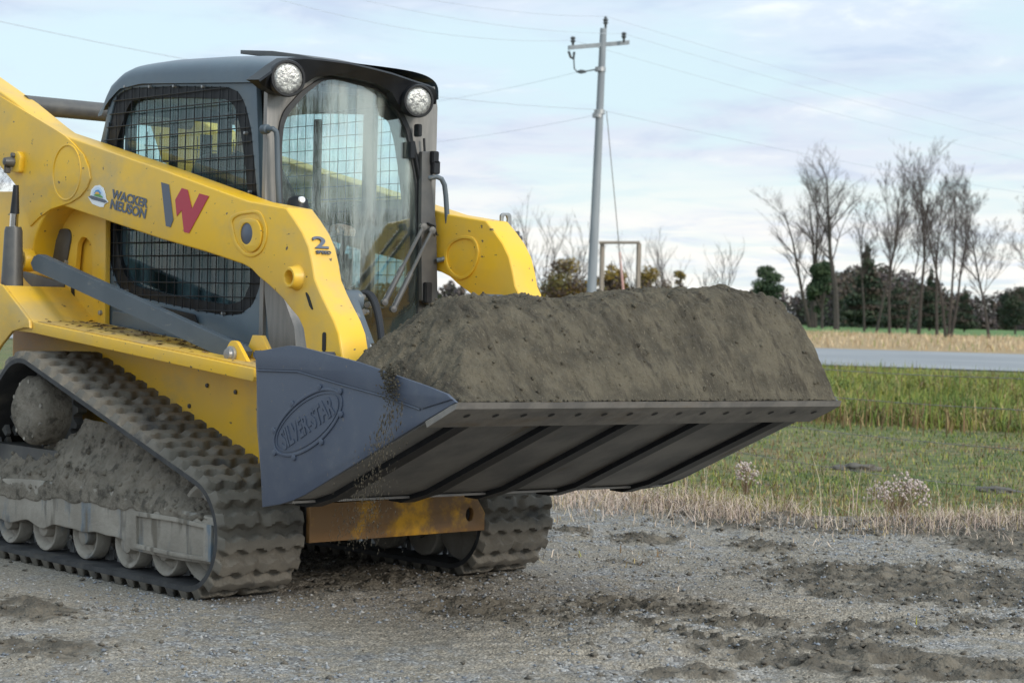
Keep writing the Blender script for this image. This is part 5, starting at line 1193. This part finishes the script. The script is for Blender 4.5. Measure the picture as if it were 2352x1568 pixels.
# cutting edge
ce = MB()
cu, cv = np.array((1.335, .957)), np.array((1.155, .872)); t = (cv-cu)/np.linalg.norm(cv-cu); nrm_ = np.array([t[1], -t[0]])
if nrm_[1] > 0: nrm_ = -nrm_
q = [tuple(cu), tuple(cu+t*.02-nrm_*-.018), tuple(cv+nrm_*.018), tuple(cv-nrm_*.006), tuple(cu+t*.04-nrm_*.004)]
holes_y = []
def edge_fn(co): return co
plate('x', q, BY0-.004, BY1+.004, None, mb=ce)
ceo = ce.build('cutting_edge', M_edge, bkt)
for k in range(2):
    pass
hole = MB()
for i in range(15):
    y = BY0+.10+i*(BY1-BY0-.2)/14; c = cu+t*.085+nrm_*.0185
    tv = Vector((t[0], 0, t[1])); nv_ = Vector((nrm_[0], 0, nrm_[1])); yv = Vector((0, 1, 0)); cc = Vector((c[0], y, c[1]))
    vs = [cc+tv*.016*math.cos(2*math.pi*k/10)+yv*.013*math.sin(2*math.pi*k/10)+nv_*.0015 for k in range(10)]
    hole.add(vs, [tuple(range(10))])
    
build_each(hole, 'bolt_hole', M_black, ceo)
# bright bevel on the near end of the lip
# wear bars under the floor, following the fold
n_out = lambda p, d: offs(p, d)
prof = [(.16, .497), (.24, .495), (.41, .545), (1.16, .880)]
for (u, v) in ((1050, 970), (1268, 965), (1439, 963), (1600, 961), (1764, 959)):
    yb = CP[1]; 
    # meet the floor plane between (.41,.545) and (1.16,.88)
    d = CM.T @ np.array([(u-1176)/FPX, -(v-784)/FPX, 1.0]); sl_ = (.880-.545)/.75
    tt = ((.545+(CP[0]-.41)*sl_)-CP[2])/(d[2]-d[0]*sl_); yb = CP[1]+tt*d[1]
    w_ = MB(); plate('x', prof+offs(prof, -.022)[::-1], yb-.036, yb+.036, None, mb=w_)
    w_.build('wear_bar', M_black, bkt)
# rust lines and a rear heel strip
hs_ = MB(); plate('x', [(.10, .492), (.30, .508), (.30, .498), (.10, .478)], BY0+.02, BY1-.02, None, mb=hs_); hs_.build('heel_strip', M_under, bkt)
bt = MB(); bt.box((.0, BY0+.012, 1.07), (.06, BY1-.012, 1.105), bev=.006); bt.build('top_rail', M_bucket, bkt)
qa = MB(); qa.box((-.06, .30, .62), (.03, .62, 1.0), bev=.01).box((-.06, 1.33, .62), (.03, 1.65, 1.0), bev=.01).box((-.05, .62, .85), (.02, 1.33, .95)); qa.build('quick_coupler', M_dgrey, ld)
# oval nameplate, embossed
C0 = np.array(P(706, 970, y=BY0)); 
def local_xz(u, v): p = np.array(P(u, v, y=BY0)); return p[[0, 2]]
ax_ = (local_xz(783, 925)-local_xz(622, 1000)); 
major = np.linalg.norm(local_xz(782, 913)-local_xz(625, 1026))/2; ang_ = math.atan2(*(local_xz(782, 913)-local_xz(625, 1026))[::-1]); cen = (local_xz(782, 913)+local_xz(625, 1026))/2; minor = major*.42
def oval(a, b, n=48): return [(cen[0]+a*math.cos(q)*math.cos(ang_)-b*math.sin(q)*math.sin(ang_), cen[1]+a*math.cos(q)*math.sin(ang_)+b*math.sin(q)*math.cos(ang_)) for q in [2*math.pi*i/n for i in range(n)]]
nm = MB()
plate('x', oval(major, minor), BY0-.005, BY0+.001, None, holes=[oval(major*.945, minor*.88)[::-1]], bev=.002, mb=nm)
plate('x', oval(major*.90, minor*.80), BY0-.003, BY0+.001, None, holes=[oval(major*.88, minor*.76)[::-1]], mb=nm)
for i in range(8):
    q = 2*math.pi*(i+.3)/8; a_, b_ = major*1.03, minor*1.05
    c = (cen[0]+a_*math.cos(q)*math.cos(ang_)-b_*math.sin(q)*math.sin(ang_), cen[1]+a_*math.cos(q)*math.sin(ang_)+b_*math.sin(q)*math.cos(ang_))
    plate('x', circ(*c, .013, 10), BY0-.007, BY0+.001, None, bev=.002, mb=nm)
nmo = nm.build('nameplate_oval', M_bucket, bkt)
tx = text_bm('SILVER-STAR', 1, .03, .5)
for v in tx.verts:
    s_ = (v.co.x-.5)*1.50*major; hh = (v.co.y-.5)*minor*.80
    v.co = Vector((cen[0]+s_*math.cos(ang_)-hh*math.sin(ang_), BY0-(.0035 if v.co.z > 0 else -.001), cen[1]+s_*math.sin(ang_)+hh*math.cos(ang_)))
bkt.rotation_euler.x = -.0093
me = bpy.data.meshes.new('nameplate_lettering'); tx.to_mesh(me); tx.free(); link('nameplate_lettering', me, M_bucket, nmo, None)

# "2 SPEED" on the sloping front face of the near arm
t_, n_ = face_map((716, 602), (694, 533))
base = P(713, 588, y=.32); base = Vector(base)
def onface(bm, y0, y1, s0, s1, name, par):
    for v in bm.verts: v.co = base + Vector((0, y0-base.y+(y1-y0)*v.co.x, 0)) + t_*(s0+(s1-s0)*v.co.y) + n_*(.012 if v.co.z > 0 else .006)
    me = bpy.data.meshes.new(name); bm.to_mesh(me); bm.free(); return link(name, me, M_slate, par, None)
onface(text_bm('2', 1, .02, .001), .352, .425, .035, .095, 'lettering', arm_n)
onface(text_bm('SPEED', 1, .01, .001), .35, .43, .008, .024, 'lettering', arm_n)
# ================================================================ SOIL IN THE BUCKET
def smin(a, b, k=.05): h = np.clip(.5+.5*(b-a)/k, 0, 1); return b*(1-h)+a*h-k*h*(1-h)
nx_, ny_ = 250, 420
x = np.linspace(.06, 1.318, nx_); y = np.linspace(BY0+.016, BY1-.004, ny_); X, Y = np.meshgrid(x, y, indexing='ij')
u_ = np.clip((Y-.25)/1.6, 0, 1); crest = 1.325+.105*u_+.012*np.sin(Y*5)+.010*np.sin(Y*11+1)
plate_top = np.interp(X, [.03, .35, .73, .9, 1.17, 1.27, 1.32], [1.10, 1.13, 1.08, 1.04, .985, .965, .95])
fs = np.clip((Y-.1)/1.7, 0, 1); front = .958+(1.318-X)*(1.22+.62*fs)-(1.318-X)**2*(.25+1.0*fs)
near = plate_top-.012+(Y-(BY0+.016))*1.02
far = 1.24+.10*(1.3-X)+(BY1-.004-Y)*3.2
rear = 1.02+(X-.06)*.62
near = np.minimum(near, 1.075+.62*(Y-.27+.83*(X-.30)))
h = smin(smin(crest, front, .12), smin(near, far, .06), .05); h = smin(h, rear, .08)
ed = np.clip((1.318-X)/.05, 0, 1)*.85+.15
ed2 = np.clip((Y-BY0-.016)/.04, 0, 1)*.9+.1
n1_ = fbm(X*7, Y*7, 4, 101)-.5; n2_ = fbm(X*26, Y*26+X*8, 4, 103)-.5; n3_ = fbm(X*13+Y*4, Y*46, 4, 105)-.5; rg_ = 1-np.abs(2*fbm(X*15, Y*15, 4, 107)-1)*2.2
h += (.055*n1_+.032*n2_+.014*n3_+.016*(fbm(X*60, Y*60, 3, 109)-.5)+.006*np.clip(rg_, -1, 1))*ed*ed2
heap = empty('soil_heap', (.7, 1.0, .9)); tag(heap, 'big heap of damp grey brown soil filling the raised bucket', 'soil heap')
hm = npmesh('heap_surface', np.stack([X+.012*n2_*ed, Y, h-.0093*(Y+.085)+.001], -1).reshape(-1, 3), grid_faces(nx_, ny_), M_soil, heap, smooth=180)
cl = MB(); rr = random.Random(9)
def clod(mb, c, s, sub=1):
    bm = bmesh.new(); bmesh.ops.create_icosphere(bm, subdivisions=sub, radius=s); o = Vector(c)
    for v in bm.verts: v.co = v.co*(1+.9*noise.noise(v.co/s*1.1+o*7))+o
    mb.bm(bm)
for i in range(1500):
    a = rr.randrange(nx_); b = rr.randrange(ny_); s = .002+.009*rr.random()**6; clod(cl, (X[a, b], Y[a, b], h[a, b]-.0093*Y[a, b]+s*.3), s)
for i in range(90):
    t = rr.random(); clod(cl, (1.325+rr.uniform(-.01, .006), BY0+.05+t*2.05, .962-.0093*2.1*t+rr.uniform(-.001, .003)), rr.uniform(.003, .007))
cl.build('clods', M_soil, heap, fix=False, smooth=180)['kind'] = 'stuff'
# soil spilling over the near side plate and falling
sp = MB()
for i in range(300):
    t = rr.random(); u = 893+rr.gauss(0, 10)+14*t*rr.uniform(-1, 1)+8*t; v = 846+(90*t**1.2)+rr.gauss(0, 6); c = P(u, v, y=BY0-.010-.008*rr.random()); s = rr.uniform(.002, .0075)*(1-.5*t); clod(sp, c, s)
for i in range(900):
    t = rr.random()**.8; u = 905-95*t+rr.gauss(0, 12+26*t); v = 930+330*t+rr.gauss(0, 10); yq = BY0-.02-rr.random()*.12
    c = P(u, v, y=yq); s = rr.uniform(.0008, .0024)*(1.2-.5*t)
    sp.add([(c[0]-s, c[1], c[2]), (c[0], c[1]-s, c[2]), (c[0]+s, c[1], c[2]), (c[0], c[1]+s, c[2]), (c[0]+s*1.0, c[1], c[2]+s*4.5), (c[0]-s*.6, c[1], c[2]-s*4.0)], [(0, 1, 4), (1, 2, 4), (2, 3, 4), (3, 0, 4), (1, 0, 5), (2, 1, 5), (3, 2, 5), (0, 3, 5)])
o = sp.build('falling_soil', M_soil, None, fix=False, smooth=180); tag(o, 'loose soil spilling over the near bucket side and falling to the ground', 'falling soil', kind='stuff')
# ================================================================ OPERATOR
def person():
    V = []; Rr = []; E = []
    def vert(p, r, par=None):
        V.append(p); Rr.append(r); i = len(V)-1
        if par is not None: E.append((par, i))
        return i
    x0, y0, z0 = -1.60, YC, 1.56
    pel = vert((x0, y0, z0), .15); ab = vert((x0-.02, y0, z0+.16), .14, pel); chs = vert((x0-.03, y0, z0+.34), .165, ab); nb = vert((x0-.01, y0, z0+.47), .075, chs)
    nk = vert((x0+.02, y0, z0+.54), .056, nb); hd = vert((x0+.045, y0, z0+.62), .085, nk); tp = vert((x0+.04, y0, z0+.70), .075, hd)
    chin = vert((x0+.10, y0, z0+.565), .030, hd); nose = vert((x0+.145, y0, z0+.625), .012, hd)
    for s in (-1, 1):
        vert((x0+.035, y0+s*.085, z0+.625), .016, hd)
        sh = vert((x0-.02, y0+s*.19, z0+.40), .068, chs); el = vert((x0+.10, y0+s*.26, z0+.16), .048, sh); wr = vert((x0+.36, y0+s*.285, z0+.115), .030, el)
        pm = vert((x0+.43, y0+s*.288, z0+.125), .028, wr)
        for k, (dy, ln) in enumerate(((-.026, .070), (-.009, .080), (.009, .075), (.026, .060))):
            a = vert((x0+.465, y0+s*.288+dy, z0+.130), .0105, pm); b = vert((x0+.495+ln*.12, y0+s*.288+dy, z0+.112), .0095, a); vert((x0+.485+ln*.1, y0+s*.288+dy, z0+.085), .008, b)
        th = vert((x0+.435, y0+s*.250, z0+.118), .011, pm); vert((x0+.462, y0+s*.246, z0+.100), .009, th)
        hp = vert((x0+.06, y0+s*.10, z0-.02), .098, pel); kn = vert((x0+.50, y0+s*.15, z0+.03), .066, hp); an = vert((x0+.62, y0+s*.15, z0-.37), .045, kn); ft = vert((x0+.76, y0+s*.16, z0-.42), .040, an)
    me = bpy.data.meshes.new('p'); me.from_pydata(V, E, []); o = bpy.data.objects.new('p', me); COL.objects.link(o)
    me.update(); sk = o.modifiers.new('s', 'SKIN'); sk.use_smooth_shade = True
    if not me.skin_vertices: me.attributes.update() if False else None
    lay = me.skin_vertices[0] if len(me.skin_vertices) else None
    if lay is None:
        bm = bmesh.new(); bm.from_mesh(me); bm.verts.layers.skin.verify(); bm.to_mesh(me); bm.free(); lay = me.skin_vertices[0]
    for i, r in enumerate(Rr): lay.data[i].radius = (r, r); lay.data[i].use_root = (i == 0)
    sb = o.modifiers.new('d', 'SUBSURF'); sb.levels = 2; sb.render_levels = 2
    dg = bpy.context.evaluated_depsgraph_get(); res = bpy.data.meshes.new_from_object(o.evaluated_get(dg)); bpy.data.objects.remove(o); bpy.data.meshes.remove(me)
    root = empty('person', (x0, y0, 1.48)); tag(root, 'seated operator in a dark jacket behind the windscreen, hands at the controls', 'person')
    res.materials.clear(); ob = link('body', res, [M_cloth, M_skin], root, 180)
    for p in res.polygons:
        c = p.center; p.material_index = 1 if (c.z > z0+.50 or (c.x > x0+.37 and c.z > z0+.07 and abs(c.y-y0) > .23)) else 0
    cp = MB(); cp.lathe((x0+.04, y0, z0+.655), (0, 0, 1), [(0, .098), (.03, .10), (.07, .088), (.10, .055), (.11, 0)], 24)
    cp.add([(x0+.10, y0-.075, z0+.66), (x0+.20, y0-.05, z0+.65), (x0+.22, y0, z0+.65), (x0+.20, y0+.05, z0+.65), (x0+.10, y0+.075, z0+.66), (x0+.10, y0-.075, z0+.67), (x0+.20, y0-.05, z0+.66), (x0+.22, y0, z0+.66), (x0+.20, y0+.05, z0+.66), (x0+.10, y0+.075, z0+.67)],
           [(0, 1, 2, 3, 4), (9, 8, 7, 6, 5), (0, 5, 6, 1), (1, 6, 7, 2), (2, 7, 8, 3), (3, 8, 9, 4)]); cp.build('cap', M_cloth, root)
person()
